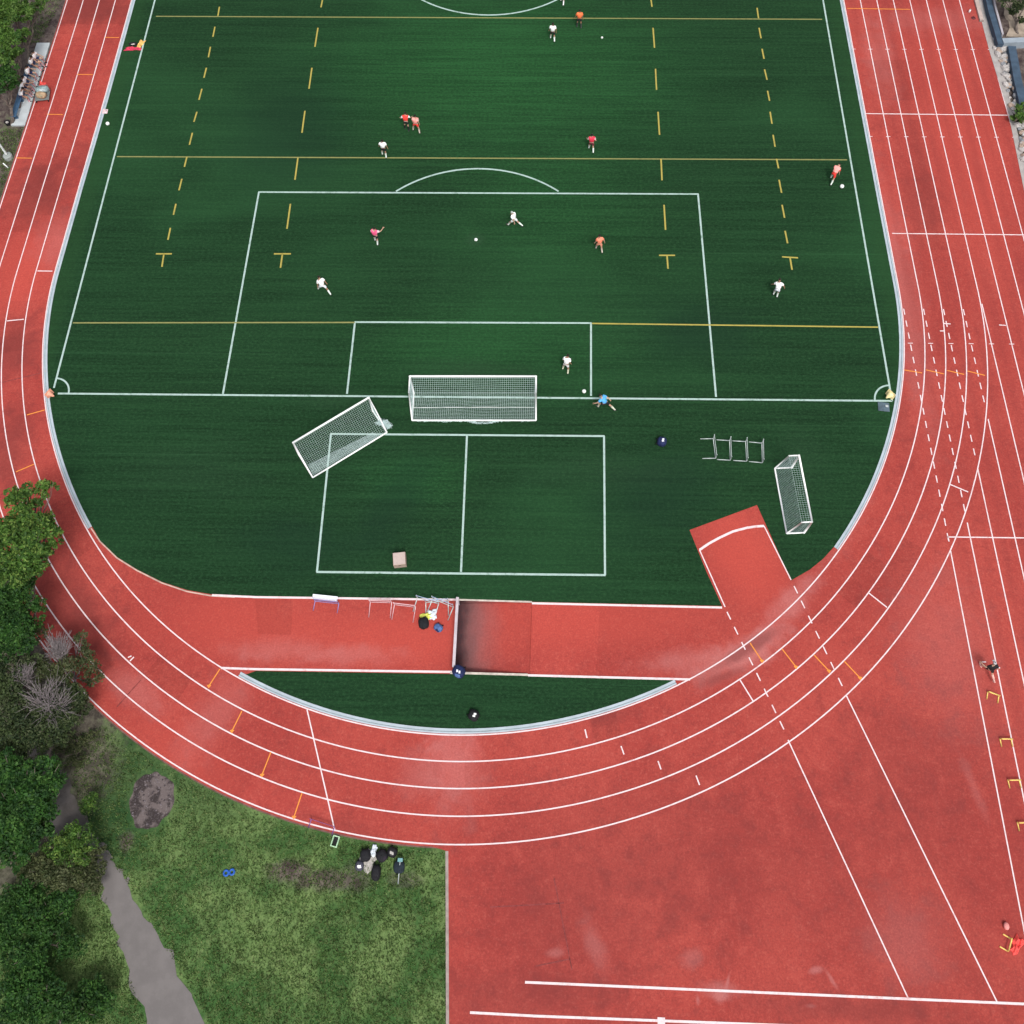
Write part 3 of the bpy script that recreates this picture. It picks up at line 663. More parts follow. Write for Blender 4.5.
def bare(name, label, base, centre, rpx, z, n=60, group=None):
    bp_ = at(base[0], base[1], -.1); root = empty(name, bp_, label=label, cat='bare tree', group=group); c = at(*centre, z); r = rpx / 17.5
    mb = MB(); fork = (c - bp_) * .55; limb(mb, (0, 0, 0), fork, .09, .06); mb.build('trunk', M_twig, root)
    mb = MB()
    for i in range(max(5, n // 9)):
        a = random.uniform(0, 6.28); e1 = c - bp_ + Vector((math.cos(a), math.sin(a) * .8, random.uniform(-.2, .35))) * r * random.uniform(.3, .7)
        ps = limb(mb, fork, e1, .035, .018)
        for k in range(9):
            e2 = e1 + Vector((random.uniform(-1, 1), random.uniform(-1, 1), random.uniform(-.2, .5))) * r * .5
            q = limb(mb, ps[random.randrange(2, 6)], e2, .016, .008, 5)
            for kk in range(3):
                limb(mb, q[random.randrange(1, 5)], e2 + Vector((random.uniform(-1, 1), random.uniform(-1, 1), random.uniform(-.2, .4))) * r * .35, .010, .006, 3)
    mb.build('branches', M_twig, root); return root

GT = 'trees along the left edge of the track'
tree('leafy_tree', 'bright green tree at the far left corner above the seated people', 'tree', (30, 75), [(8, 8, 24, 4.2), (28, 12, 13, 3.6), (-8, 25, 18, 4), (40, 4, 8, 3)], 'bright', group=GT)
tree('leafy_tree', 'dense green tree directly behind the bench of seated people', 'tree', (20, 110), [(6, 38, 16, 3.6), (17, 52, 9, 3), (2, 58, 13, 3.6), (22, 34, 8, 2.8)], 'bright', group=GT)
tree('leafy_tree', 'small dark green tree behind the lower end of the bench', 'tree', (12, 125), [(4, 74, 13, 3.2), (12, 84, 8, 2.6), (-5, 90, 10, 3)], 'deep', group=GT)
tree('leafy_tree', 'broad fresh green tree whose crown hangs over the lane lines', 'tree', (28, 610), [(47, 487, 8, 4.6), (30, 492, 7, 4.4), (14, 496, 8, 4.4), (37, 502, 6, 4.4), (22, 514, 14, 4.8), (38, 526, 12, 4.6), (54, 532, 8, 4.2), (8, 534, 15, 5.0), (28, 548, 14, 4.7), (45, 550, 6, 4.1), (6, 560, 12, 4.7), (36, 566, 9, 4.0), (20, 572, 12, 4.4), (18, 500, 9, 4.5), (47, 518, 8, 4.3), (30, 538, 13, 4.8), (0, 545, 13, 5), (0, 575, 13, 4.6), (52, 545, 7, 4.1)], 'fresh', .15, 2.4, GT, .17)
tree('leafy_tree', 'dark green tree just below the crown that overhangs the lanes', 'tree', (25, 668), [(8, 592, 15, 3.4), (25, 598, 10, 3.2), (6, 618, 15, 3.4), (30, 585, 6, 3), (18, 634, 14, 3.2), (4, 650, 12, 3.2), (38, 606, 8, 3), (34, 622, 8, 2.8), (0, 604, 12, 3.3)], 'deep', .13, 2.0, GT)
tree('olive_shrub', 'olive brown shrub with thin foliage touching the outermost lane', 'shrub', (78, 702), [(42, 630, 7, 2.0), (62, 648, 6, 2.0), (80, 638, 6, 1.9), (86, 660, 9, 1.8), (66, 672, 12, 2.2), (45, 668, 10, 2.2), (92, 680, 7, 1.6)], 'olive', .11, 1.3, GT, .08, M_twig)
tree('olive_tree', 'wide dull green tree between the bare branches and the path', 'tree', (50, 770), [(50, 708, 15, 2.6), (72, 700, 13, 2.3), (30, 725, 15, 2.6), (60, 722, 14, 2.4), (85, 706, 8, 1.8), (12, 715, 14, 2.8), (20, 745, 13, 2.4), (44, 738, 12, 2.2), (4, 735, 12, 2.6)], 'dull', .11, 1.8, GT, .12)
tree('leafy_tree', 'dull green tree at the left edge below the bare twigs', 'tree', (12, 720), [(6, 675, 13, 3), (16, 690, 11, 2.8), (2, 698, 12, 2.8), (30, 660, 9, 2.8), (38, 700, 8, 2.3)], 'dull', .12, 1.9, GT)
tree('leafy_tree', 'lush green tree left of the gravel path with a bright top', 'tree', (25, 860), [(10, 770, 13, 3.2), (30, 780, 13, 3.2), (48, 778, 12, 3.2), (55, 788, 7, 3), (8, 795, 14, 3.4), (30, 800, 14, 3.3), (44, 805, 9, 2.8), (10, 822, 15, 3.2), (32, 828, 13, 2.9), (4, 845, 10, 2.8), (20, 850, 12, 2.6), (42, 832, 8, 2.5)], 'deep', .14, 2.4, GT, .15)
tree('round_shrub', 'round green shrub right beside the gravel path', 'shrub', (74, 868), [(72, 840, 11, 1.5), (82, 848, 9, 1.3), (60, 852, 11, 1.5), (72, 858, 10, 1.2)], 'fresh', .10, 2.2, GT, .07)
tree('round_shrub', 'low spreading shrub at the near end of the path edge', 'shrub', (60, 892), [(30, 866, 12, 1.4), (48, 870, 12, 1.4), (66, 874, 12, 1.3), (88, 862, 8, 1.0), (98, 854, 6, .8), (92, 876, 10, 1.0), (75, 884, 10, 1.0)], 'olive', .10, 2.2, GT, .07)
tree('round_shrub', 'shrub at the near left corner below the path shrubs', 'shrub', (40, 960), [(20, 905, 14, 1.6), (45, 925, 13, 1.4), (10, 940, 15, 1.7), (60, 900, 11, 1.2), (30, 965, 15, 1.4), (70, 945, 10, 1.1)], 'deep', .11, 2.0, GT, .08)
tree('round_shrub', 'small clipped shrub on the dark grass right of the path', 'shrub', (96, 805), [(92, 800, 7, .6), (88, 808, 5, .5)], 'fresh', .09, 1.5, GT, .04)
tree('weed_bush', 'thin weeds on the bare soil where the path begins', 'shrub', (75, 762), [(72, 752, 6, .6), (82, 745, 5, .5), (64, 744, 6, .6), (90, 738, 5, .5), (78, 762, 4, .3)], 'olive', .09, 1.0, GT, .03)
GB = 'bare branches among the trees on the left'
tree('round_shrub', 'dark shrub at the bottom left corner of the ground', 'shrub', (60, 1030), [(40, 1005, 15, 1.6), (70, 1015, 13, 1.4), (95, 1000, 11, 1.1), (15, 1000, 14, 1.6)], 'deep', .12, 2.0, GT, .08)
bare('bare_tree', 'pale bare twigs fanning out beside the outermost lane line', (68, 705), (59, 645), 13, 2.4, 95, GB)
bare('bare_tree', 'grey bare twigs between the dark green trees at the left edge', (34, 715), (20, 670), 13, 3.2, 60, GB)
bare('bare_tree', 'long grey bare branches above the wide dull green tree', (52, 745), (52, 696), 22, 3.0, 95, GB)
tree('leafy_shrub', 'green brown shrub on the bank at the far right corner', 'shrub', (1018, 35), [(1004, -2, 8, 1.2), (1016, 8, 9, 1.2), (1026, 2, 8, 1.2), (1022, 20, 5, .8), (1012, 12, 5, .8)], 'dull', .13, 2.0)
tree('leafy_shrub', 'bright leafy plant growing out of the rubble at the right edge', 'shrub', (1024, 122), [(1020, 108, 5, .9), (1018, 116, 4, .8), (1024, 118, 5, .8), (1012, 118, 3, .4), (1025, 104, 4, .9)], 'bright', .17, 1.3)
# fallen leaves / weeds tufts on the ground
V = []; Mi = []
def tufts(n, poly_px, size, avoid=None):
    xs = [p[0] for p in poly_px]; ys = [p[1] for p in poly_px]; k = 0
    def inside(x, y):
        c = False; j = len(poly_px) - 1
        for i in range(len(poly_px)):
            if (ys[i] > y) != (ys[j] > y) and x < (xs[j] - xs[i]) * (y - ys[i]) / (ys[j] - ys[i]) + xs[i]: c = not c
            j = i
        return c
    while k < n:
        x, y = random.uniform(min(xs), max(xs)), random.uniform(min(ys), max(ys))
        if not inside(x, y): continue
        k += 1
        p = at(x, y, -.1)
        if avoid and avoid(p): continue
        for _ in range(3):
            a = random.uniform(0, 3.14); h = random.uniform(.4, 1) * size; w_ = random.uniform(.015, .035)
            dx, dy = math.cos(a) * w_, math.sin(a) * w_; lx, ly = random.uniform(-.6, .6) * h, random.uniform(-.6, .6) * h; ox, oy = random.uniform(-.1, .1), random.uniform(-.1, .1)
            V.append((p.x + ox - dx, p.y + oy - dy, -.1)); V.append((p.x + ox + dx, p.y + oy + dy, -.1)); V.append((p.x + ox + dx * .4 + lx, p.y + oy + dy * .4 + ly, -.1 + h * .8)); V.append((p.x + ox - dx * .4 + lx, p.y + oy - dy * .4 + ly, -.1 + h * .8))
            Mi.append(random.choice((0, 0, 1, 2)))
gpc = Vector(at2(151, 800)); pth = [(30, 742), (48, 748), (66, 772), (74, 800), (92, 832), (112, 858), (128, 884), (215, 1040), (150, 1040), (99, 884), (60, 850)]
def av(p): return math.hypot((p.x - gpc.x) / 1.25, (p.y - gpc.y) / 1.45) < 1
tufts(15000, [(98, 722), (120, 740), (175, 775), (250, 812), (330, 838), (400, 849), (446, 852), (446, 1030), (215, 1030), (130, 885), (94, 832), (76, 800), (72, 770), (84, 735)], .13, av)
tufts(5000, [(0, 884), (99, 884), (150, 1035), (0, 1035)], .13); tufts(900, [(0, 730), (90, 730), (70, 770), (0, 800)], .13); tufts(900, [(0, 130), (30, 128), (2, 200), (0, 200)], .12); tufts(500, [(30, 0), (62, 0), (40, 42), (28, 46)], .12)
Va = np.array(V); fast_mesh_o = fast_mesh('grass', Va, np.arange(len(Va)).reshape(-1, 4), [leaf_mat('grass_a', (.14, .23, .07), .4), leaf_mat('grass_b', (.07, .14, .04), .4), leaf_mat('grass_c', (.22, .27, .11), .4)], np.array(Mi), None)
tag(fast_mesh_o, 'short rough grass between the track bend and the gravel path', 'grass', kind='stuff')

# ---------------------------------------------------------------- goals
def netpanel(mb, a, b_, c, d, pitch=.12, th=.009, sag=0.0, jit=0.0):
    """a-b bottom edge, d-c top edge"""
    a, b_, c, d = (Vector(x) for x in (a, b_, c, d)); nrm = (b_ - a).cross(d - a).normalized()
    W_ = max((b_ - a).length, (c - d).length); H_ = max((d - a).length, (c - b_).length)
    nu = max(2, int(W_ / pitch)); nv = max(2, int(H_ / pitch))
    def P3(u, v):
        p = a.lerp(b_, u).lerp(d.lerp(c, u), v); s = (sag * (1 + .5 * math.sin(9 * u + 4 * v)) + .03 * math.sin(14 * u + 3)) * math.sin(math.pi * u) ** .5 * math.sin(math.pi * v)
        return p + nrm * s + Vector((0, 0, -abs(s) * .3))
    for i in range(nu + 1):
        m_ = max(3, nv // 2); mb.tube([P3(i / nu, j / m_) for j in range(m_ + 1)], th / 2, 3, cap=False)
    for j in range(nv + 1):
        m_ = max(3, nu // 2); mb.tube([P3(i / m_, j / nv) for i in range(m_ + 1)], th / 2, 3, cap=False)
def goal(label, At, Bt, z, Dg, Cg, topd, pitch=.12, th=.010, sag=.06, r=.062, back_is='D'):
    A, B = at(*At, z), at(*Bt, z); D, Cc = at(*Dg, .05), at(*Cg, .05)
    o = (A + B) / 2; o.z = 0; u = (B - A); W_ = u.length; ang = math.atan2(u.y, u.x)
    root = empty('football_goal', o, ang, label=label, cat='goal', group='football goals on the turf')
    inv = Matrix.Rotation(-ang, 3, 'Z'); q = inv @ (((D + Cc) / 2) - o); dep = q.y; sx = q.x
    h = W_ / 2; sg = 1 if dep > 0 else -1; td = topd * sg
    A0, B0, A1, B1 = (-h, 0, 0.05), (h, 0, 0.05), (-h, 0, z), (h, 0, z)
    mb = MB(); mb.tube([A1, B1], r, 10); mb.build('crossbar', M_white, root, True)
    for x in (-h, h): mb = MB(); mb.tube([(x, 0, 0), (x, 0, z)], r, 10); mb.build('post', M_white, root, True)
    mb = MB(); mb.tube([(-h, dep, .05), (h, dep, .05)], r * .85, 8); mb.build('ground_bar', M_white, root, True)
    for x in (-h, h):
        mb = MB(); mb.tube([(x, 0, .05), (x, dep, .05)], r * .8, 8)
        if topd > 0: mb.tube([(x, 0, z), (x, td, z)], r * .7, 8); mb.tube([(x, td, z), (x, dep, .05)], r * .7, 8)
        else: mb.tube([(x, 0, z), (x, dep * .5, z * .62), (x, dep, .05)], r * .6, 8)
        mb.build('side_frame', M_white, root, True)
    mb = MB()
    if topd > 0:
        netpanel(mb, (-h, td, z), (h, td, z), (h, 0, z), (-h, 0, z), pitch, th, -.05)
        mb.tube([(-h, td, z), (h, td, z)], th * .9, 4)
    netpanel(mb, (-h, dep, .05), (h, dep, .05), (h, td, z), (-h, td, z), pitch, th, sag * sg)
    for x in (-h, h): netpanel(mb, (x, 0, .05), (x, dep, .05), (x, td, z), (x, 0, z), pitch, th, 0)
    mb.build('net', M_net, root)
    return root, h, dep, z
def bunched(root, pts, w_, n=60, name='net_slack', flat=.05):
    mb = MB(); mb.tube([tuple(p) for p in pts], .012, 4)
    for i in range(n):
        f = random.random(); k = f * (len(pts) - 1); j = min(int(k), len(pts) - 2); p = Vector(pts[j]).lerp(Vector(pts[j + 1]), k - j)
        q = [p + Vector((random.uniform(-1, 1) * w_, random.uniform(-1, 1) * w_ * .6, random.uniform(0, flat))) for _ in range(4)]
        mb.tube(q, .007, 3, cap=False)
    mb.build(name, M_net, root)
g1, h, dep, z = goal('full size white goal standing on the goal line', (409.8, 376.3), (536, 376.3), 2.44, (412.3, 419.8), (535, 420.8), 1.0)
bunched(g1, [(-h + .2, dep - .02, .02), (-h * .5, dep - .05, .02), (-h * .1, dep - .02, .02), (h * .05, dep - .16, .02), (h * .25, dep - .14, .02), (h * .4, dep - .02, .02), (h - .25, dep - .02, .02)], .14, 150)
mb = MB(); mb.tube([(-h + .1, dep * .77, 1.0), (-h * .3, dep * .77, 1.02), (h * .2, dep * .74, .93), (h * .6, dep * .76, 1.0), (h - .1, dep * .77, 1.0)], .014, 5); mb.build('net_cord', M_white, g1)
g2, h, dep, z = goal('white goal turned at an angle over the small box corner', (293, 442.6), (368.8, 397.5), 2.0, (310.2, 479.4), (384.4, 433.5), 0.0, .12, .008, .10, .058)
bunched(g2, [(h - .1, dep * .5, .03), (h + .22, dep * .65, .03), (h + .3, dep * .9, .03)], .24, 120, flat=.2)
mb = MB(); netpanel(mb, (-h + .1, dep * .92, .12), (h * .8, dep * .97, .12), (h * .7, dep * .8, .35), (-h + .15, dep * .62, .5), .07, .011, .05); mb.build('net_fold', M_net, g2)
g3, h, dep, z = goal('small white goal with deep box sides near the right bend', (799, 455.3), (812, 521.8), 1.0 * 1.95, (775, 468.5), (787, 536), .55, .12, .008, -.05, .055)

# ---------------------------------------------------------------- hurdles
def hurdle(label, group, board, bw=1.18, h=.84, foot=.72, bh=.07, tube=.022, frame=None):
    frame = frame or M_steel
    root = empty('hurdle', (0, 0, 0), label=label, cat='hurdle', group=group)
    for x in (-bw / 2, bw / 2):
        mb = MB(); mb.tube([(x, 0, tube), (x, -foot, tube)], tube, 8); mb.build('foot', frame, root, True)
        mb = MB(); mb.tube([(x, 0, tube), (x, 0, h)], tube * .9, 8); mb.build('upright', frame, root, True)
    mb = MB(); mb.tube([(-bw / 2, 0, tube), (bw / 2, 0, tube)], tube * .8, 8); mb.build('base_bar', frame, root, True)
    mb = MB(); mb.box((0, -.02, h - bh / 2), (bw + .06, .03, bh), bev=.008)
    mb.build('crossbar', board, root)
    return root
h0 = hurdle('steel training hurdle on the turf, nearest the blue black backpack', 'steel hurdles in a row on the turf', M_steel, 1.2, .62, .75, .05, .026)
labs = ['steel training hurdle on the turf, nearest the dark backpack', 'second steel hurdle of the row counted from the backpack', 'third steel hurdle of the row counted from the backpack', 'steel training hurdle on the turf, nearest the small goal']
for i, (px, py) in enumerate(((714.3, 448.5), (729.8, 450.5), (746, 451.5), (762, 453))):
    o = h0 if i == 0 else copy_tree(h0); o['label'] = labs[i]; o.location = at(px, py, .012); o.rotation_euler = (0, 0, R(-90 + (2, -3, -3, -5)[i]))
GH = 'race hurdles on the steeplechase lane edge'
hz = [hurdle('race hurdle with a wide pale white and lavender board on the red lane edge', GH, M_rwhite, 1.3, .80, .5, .10, .02, M_rlav),
      hurdle('race hurdle with faded pink board, left of the two beside each other', GH, M_rpink, 1.15, .50, .80, .11, .022, M_rpink),
      None, None, None, None]
hz[2] = copy_tree(hz[1]); hz[2]['label'] = 'race hurdle with faded pink board, nearer to the piled clothes'
hz[3] = copy_tree(h0); hz[4] = copy_tree(h0); hz[5] = copy_tree(h0)
bo = MB(); bo.box((0, .08, .74), (1.34, .24, .03), Matrix.Rotation(R(20), 3, 'X'), bev=.006); bo.build('top_board', M_rwhite, hz[0]); bo = MB(); bo.box((0, -.01, .42), (1.22, .03, .16), bev=.006); bo.build('lower_board', M_rlav, hz[0])
for o_, l_ in zip(hz[3:], ('blue grey hurdle leaning at the left of the tangled three', 'middle blue grey hurdle of the tangled three', 'blue grey hurdle of the tangled three, nearest the white beam')):
    o_['label'] = l_; o_['group'] = 'tangled hurdles by the clothes'
    for ch in o_.children:
        if ch.name.startswith('crossbar'):
            ch.data = ch.data.copy(); ch.data.materials.clear(); ch.data.materials.append(simple('pale_blue_board', (.30, .40, .55), .5, .15))
for o_, (px, py, rz) in zip(hz, ((327, 602.5, -5), (381, 602.5, -1), (405, 606, -6), (428, 601, -14), (437, 602, 4), (443, 603, -20))):
    o_.location = at(px, py, .003); o_.rotation_euler = (0, 0, R(rz))
hp = copy_tree(hz[1]); hp['label'] = 'purple hurdle standing near the outer edge of the bend'; hp['group'] = GH
for ch in hp.children:
    ch.data = ch.data.copy(); ch.data.materials.clear(); ch.data.materials.append(simple('purple_paint', (.20, .10, .28), .5, .15))
hp.location = at(323, 823, 0); hp.rotation_euler = (0, 0, R(-15)); hp.scale = (1.05, .5, .7)

# steeplechase barrier
p0, p1 = at(457.5, 597.0, .9), at(453.6, 667, .9); mid_ = (p0 + p1) / 2
bar = empty('steeplechase_barrier', (mid_.x, mid_.y, 0), math.atan2((p1 - p0).y, (p1 - p0).x), label='long pale beam barrier across the red lane before the pit', cat='barrier')
ln = (p1 - p0).length
mb = MB(); mb.box((0, 0, .85), (ln, .15, .127), bev=.012); mb.build('beam', M_beam, bar)
for x in (-ln / 2 + .15, ln / 2 - .15): mb = MB(); mb.box((x, 0, .40), (.13, .13, .80), bev=.01); mb.build('post', M_beam, bar)

# ---------------------------------------------------------------- bags, clothes, boxes, balls, cones
def backpack(label, px, py, body, s=(.26, .2, .17), rz=0, z=0.0, pocket=None, strap=M_black, group=None, cat='bag', logo=None, name='backpack', zpx=None):
    root = empty(name, at(px, py, z), R(rz), label=label, cat=cat, group=group)
    mb = MB(); mb.ellipsoid((0, 0, s[2] * .85), s, None, 18, 12, 0, .05, .72, -s[2] * .8); mb.build('body', body, root, True)
    mb = MB(); mb.ellipsoid((s[0] * .1, -s[1] * .55, s[2] * 1.1), (s[0] * .62, s[1] * .45, s[2] * .7), None, 14, 9, 0, .05, .75); mb.build('pocket', pocket or body, root, True)
    for sx in (-1, 1):
        mb = MB(); mb.tube([(sx * s[0] * .4, s[1] * .8, s[2] * 1.1), (sx * s[0] * .55, s[1] * 1.15, s[2] * .8), (sx * s[0] * .6, s[1] * 1.3, .05), (sx * s[0] * .4, s[1] * .95, .03)], .022, 6); mb.build('strap', strap, root, True)
    if logo:
        for k in range(2):
            mb = MB(); mb.box((s[0] * (-.15 + .4 * k), -s[1] * .15, s[2] * 1.86), (.09, .13, .03), Matrix.Rotation(.4, 3, 'Z'), bev=.01); mb.build('reflective_patch', logo, root)
    return root
backpack('navy backpack hung over the near end of the beam', 459, 672.5, M_navy, (.33, .30, .30), -25, .62, M_blue, logo=M_rwhite)
backpack('black backpack with white stripes on the narrow turf segment', 474, 716, M_black, (.27, .27, .22), 60, .012, logo=M_white)
backpack('dark navy backpack alone on turf, left of the steel hurdles', 661.5, 443, M_navy, (.28, .27, .24), 80, .012, M_navy, logo=M_rwhite)
backpack('black bag in the clothes pile on the red lane', 424, 624, M_black, (.28, .30, .20), 15)
backpack('slate blue backpack on the red lane, right of the black bag', 438.5, 628.5, M_blue, (.24, .20, .16), -30, 0, M_navy)
def cloth(name, label, px, py, rx, ry, mat, rz=0, hgt=.07, z=0, cat='clothes', group=None):
    rx *= random.uniform(.92, 1.05)
    root = tag(bpy.data.objects.new(name, None), label, cat, group); COL.objects.link(root); root.location = at(px, py, z); root.rotation_euler = (0, 0, R(rz))
    n = 16; vs = []; fs = []; ph = [random.uniform(0, 6) for _ in range(5)]
    for i in range(n + 1):
        for j in range(n + 1):
            u, v = i / n * 2 - 1, j / n * 2 - 1
            e_ = min(1, 2.2 * (1 - max(abs(u), abs(v))) + .05)
            k = 1 + .14 * math.sin(3 * math.atan2(v, u) + ph[0]) + .08 * math.sin(7 * math.atan2(v, u) + ph[1])
            zz = hgt * e_ * (.6 + .3 * math.sin(5 * u + ph[2] + 2 * v) + .25 * math.sin(7 * v + ph[3] - 3 * u) + .15 * math.sin(13 * u * v + ph[4])) + .012
            vs.append((u * rx * k, v * ry * k, max(.01, zz)))
    fs = [(i * (n + 1) + j, (i + 1) * (n + 1) + j, (i + 1) * (n + 1) + j + 1, i * (n + 1) + j + 1) for i in range(n) for j in range(n)]
    o = mesh_obj('fabric', vs, fs, mat, root, None, True)
    md = o.modifiers.new('thickness', 'SOLIDIFY'); md.thickness = .01
    return root
M_lime = simple('lime_fabric', (.62, .66, .12), .8, .15); M_wfab = simple('white_fabric', (.62, .68, .74), .8, .15); M_cream = simple('pale_grey_fabric', (.40, .38, .36), .85, .15)
cloth('shirt_pile', 'lime yellow shirt on top of the clothes pile', 426.5, 616.5, .30, .20, M_lime, 20, .14, .02)
cloth('shirt_pile', 'white and blue shirt at the right end of the clothes pile', 432.5, 614.5, .22, .26, M_wfab, 10, .12, .03)

def ball(label, px, py, r=.11, mat=None, group='footballs on the field'):
    mb = MB(); mb.ellipsoid((0, 0, r), (r, r, r), None, 20, 14); root = tag(mb.build('football', mat or M_ball, None, True), label, 'ball', group)
    root.location = at(px, py, .012)
    return root
M_ball = simple('ball_white', (.82, .86, .84), .5, .04)
ball('white ball on the turf inside the penalty area near the penalty spot', 476, 240.5, .11)
ball('white ball on the goal line by the keeper in blue', 584, 392, .12)
ball('white ball beside the right touchline by the bending player in red', 841.5, 187.5, .14)
ball('white ball beside the left kerb, outside the touchline', 108.3, 124.7, .13)
ball('small white ball on the open turf right of the orange player', 602, 38.3, .08)
b_ = ball('pink ball on the red track above the yellow mini hurdle', 1005.5, 926, .14, M_pink, None); b_.name = 'exercise_ball'; b_.scale = (.9, 1.15, .8)

def cone(label, px, py, mat, h=.32, r=.14, lying=None, group=None):
    root = empty('traffic_cone', at(px, py, .02), label=label, cat='cone', group=group)
    mb = MB(); mb.lathe((0, 0, .02), [(r, 0), (r * .9, .02), (.035, h), (.0, h)], 16); mb.build('cone_body', mat, root, True)
    mb = MB(); mb.box((0, 0, .012), (r * 2.7, r * 2.7, .024), bev=.008); mb.build('base', mat, root)
    if lying is not None: root.rotation_euler = (R(78), 0, R(lying)); root.location.z += r * 1.2
    return root
cone('salmon orange cone tipped over at the left corner of the field', 50.5, 395, simple('salmon_plastic', (.70, .32, .22), .5), .42, .18, 60, 'cones at the field corners')
cone('pale yellow cone tipped over at the right corner of the field', 889.5, 396, simple('pale_yellow_plastic', (.80, .68, .36), .5), .42, .20, -50, 'cones at the field corners')
cone('small white and pink cone on the left kerb above the stray ball', 105, 111.5, simple('pinkish_plastic', (.66, .50, .52), .5), .26, .14)
# drain cover by right corner
dc = empty('drain_cover', at(883.5, 407, .013), R(-6), label='grey blue square cover on the turf below the right corner', cat='drain cover')
mb = MB(); mb.box((0, 0, .03), (.66, .56, .06), bev=.02); mb.build('plate', simple('slate_plate', (.075, .11, .14), .6, .25, 5), dc)
mb = MB(); mb.box((.18, .05, .075), (.16, .14, .03), bev=.01); mb.build('handle', M_steel, dc)
# plyo box
bx = empty('plyo_box', at(400.3, 561.5, .012), R(7), label='pale wooden box standing on the turf near the small field line', cat='box')
mb = MB(); mb.box((0, 0, .29), (.68, .68, .58), bev=.012); mb.build('box_body', M_wood, bx)
mb = MB(); mb.box((0, 0, .593), (.64, .64, .02), bev=.006); mb.build('top_panel', simple('pale_top_panel', (.46, .37, .34), .7, .06), bx)
for s_ in (-1, 1): mb = MB(); mb.box((0, s_ * .342, .42), (.16, .012, .05)); mb.build('hand_hole', M_black, bx)

# yellow mini hurdles and gear on the right straight
def mini(label, w_=.55):
    root = empty('mini_hurdle', (0, 0, 0), label=label, cat='hurdle', group='yellow mini hurdles on the right straight')
    mb = MB(); mb.tube([(-w_ / 2, 0, .22), (w_ / 2, 0, .22)], .034, 8); mb.build('bar', M_yel, root, True)
    for x in (-w_ / 2, w_ / 2):
        mb = MB(); mb.tube([(x, 0, .22), (x, 0, .02)], .024, 8); mb.tube([(x, .05, .024), (x, -.34, .024)], .032, 8); mb.build('leg', M_yel, root, True)
    return root
m0 = mini('x')
for i, (px, py, rz, l_) in enumerate(((993, 694.5, -20, 'yellow mini hurdle with a curved look right behind the runner in black'), (1005.5, 739.5, 0, 'yellow mini hurdle, second below the runner in black'), (1013.5, 780.5, 2, 'yellow mini hurdle, third below the runner in black'), (1023, 823, 2, 'yellow mini hurdle half cut off by the right edge'), (1008.5, 944.5, 242, 'yellow mini hurdle lying next to the red bibs'))):
    o = m0 if i == 0 else copy_tree(m0); o['label'] = l_; o.location = at(px, py, 0); o.rotation_euler = (0, 0, R(rz))
cloth('bib_pile', 'crumpled bright red bibs beside the lowest yellow mini hurdle', 1016.5, 945, .40, .2, simple('bright_red_fabric', (.80, .08, .07), .7, .3, 14), 52, .16)

# pile at far left touchline
cloth('bib_pile', 'long heap of crimson and pink bibs beside the left touchline', 133, 49, .62, .16, simple('crimson_fabric', (.55, .04, .09), .8, .5, 16), 3, .18, .012)
backpack('black sports bag above the crimson bibs near the left touchline', 133.5, 45, M_black, (.30, .13, .12), 5, .012, simple('grey_white_fabric', (.5, .45, .42), .8), name='sports_bag')
cloth('bib_pile', 'yellow and orange bibs heaped on the left touchline', 140.8, 44, .20, .36, simple('orange_yellow_fabric', (.78, .45, .14), .8, .35, 14), -18, .18, .02)

# bottom-left bags on the grass
GG = 'gear left on the grass inside the bend edge'
ma = cloth('mat', 'pale grey mat under the black bag on the rough grass', 368, 860.5, .42, .34, M_cream, 55, .05, -.09, 'mat')
backpack('black bag lying on the pale grey mat', 366, 855.5, M_black, (.26, .27, .2), 10, -.04, group=GG)
cloth('towel', 'white towel on the top corner of the pale grey mat', 373.5, 851, .14, .26, M_wfab, -20, .1, -.04, 'towel')
backpack('round black bag just right of the pale grey mat', 382.5, 856, M_black, (.27, .27, .24), 40, -.09, simple('black_violet', (.02, .014, .025), .8), group=GG)
backpack('small dark bag with pale strap, far right of the mat group', 392.5, 852.5, M_black, (.24, .22, .18), -20, -.09, group=GG, logo=M_cream)
backpack('tall black oval bag below the pale grey mat', 376.5, 873, M_black, (.22, .34, .22), 0, -.09, group=GG)
backpack('grey bag with a white buckle, left of the pale grey mat', 360, 866, simple('slate_fabric', (.06, .06, .085), .8, .3, 9), (.2, .22, .17), 0, -.09, group=GG, logo=M_white)
backpack('very dark bag beneath the teal headed pole', 399.5, 867, simple('dark_teal_fabric', (.012, .02, .03), .8, .3, 9), (.27, .28, .18), 0, -.09, group=GG)
pl = empty('marker_pole', at(399.5, 870, .26), label='pale thin pole with teal square head lying across the dark bag', cat='pole')
a_, b2_ = at(400.2, 860, .30) - pl.location, at(398, 884, -.05) - pl.location
mb = MB(); mb.tube([a_, b2_], .022, 8); mb.build('shaft', M_steel, pl, True)
mb = MB(); mb.box(a_, (.24, .16, .06), bev=.015); mb.build('head', simple('teal_plastic', (.16, .34, .36), .6), pl)
gc = empty('crate', at(335.5, 841.5, -.1), R(-14), label='small pale green framed crate on the grass beside the bend', cat='crate')
mb = MB()
for (x, y, sx, sy) in ((-.14, 0, .05, .50), (.14, 0, .05, .50), (0, -.225, .23, .05), (0, .225, .23, .05)): mb.box((x, y, .09), (sx, sy, .18), bev=.006)
mb.build('rim', simple('pale_green_plastic', (.36, .56, .36), .6, .1), gc); mb = MB(); mb.box((0, 0, .03), (.22, .39, .04)); mb.build('bottom', M_black, gc)
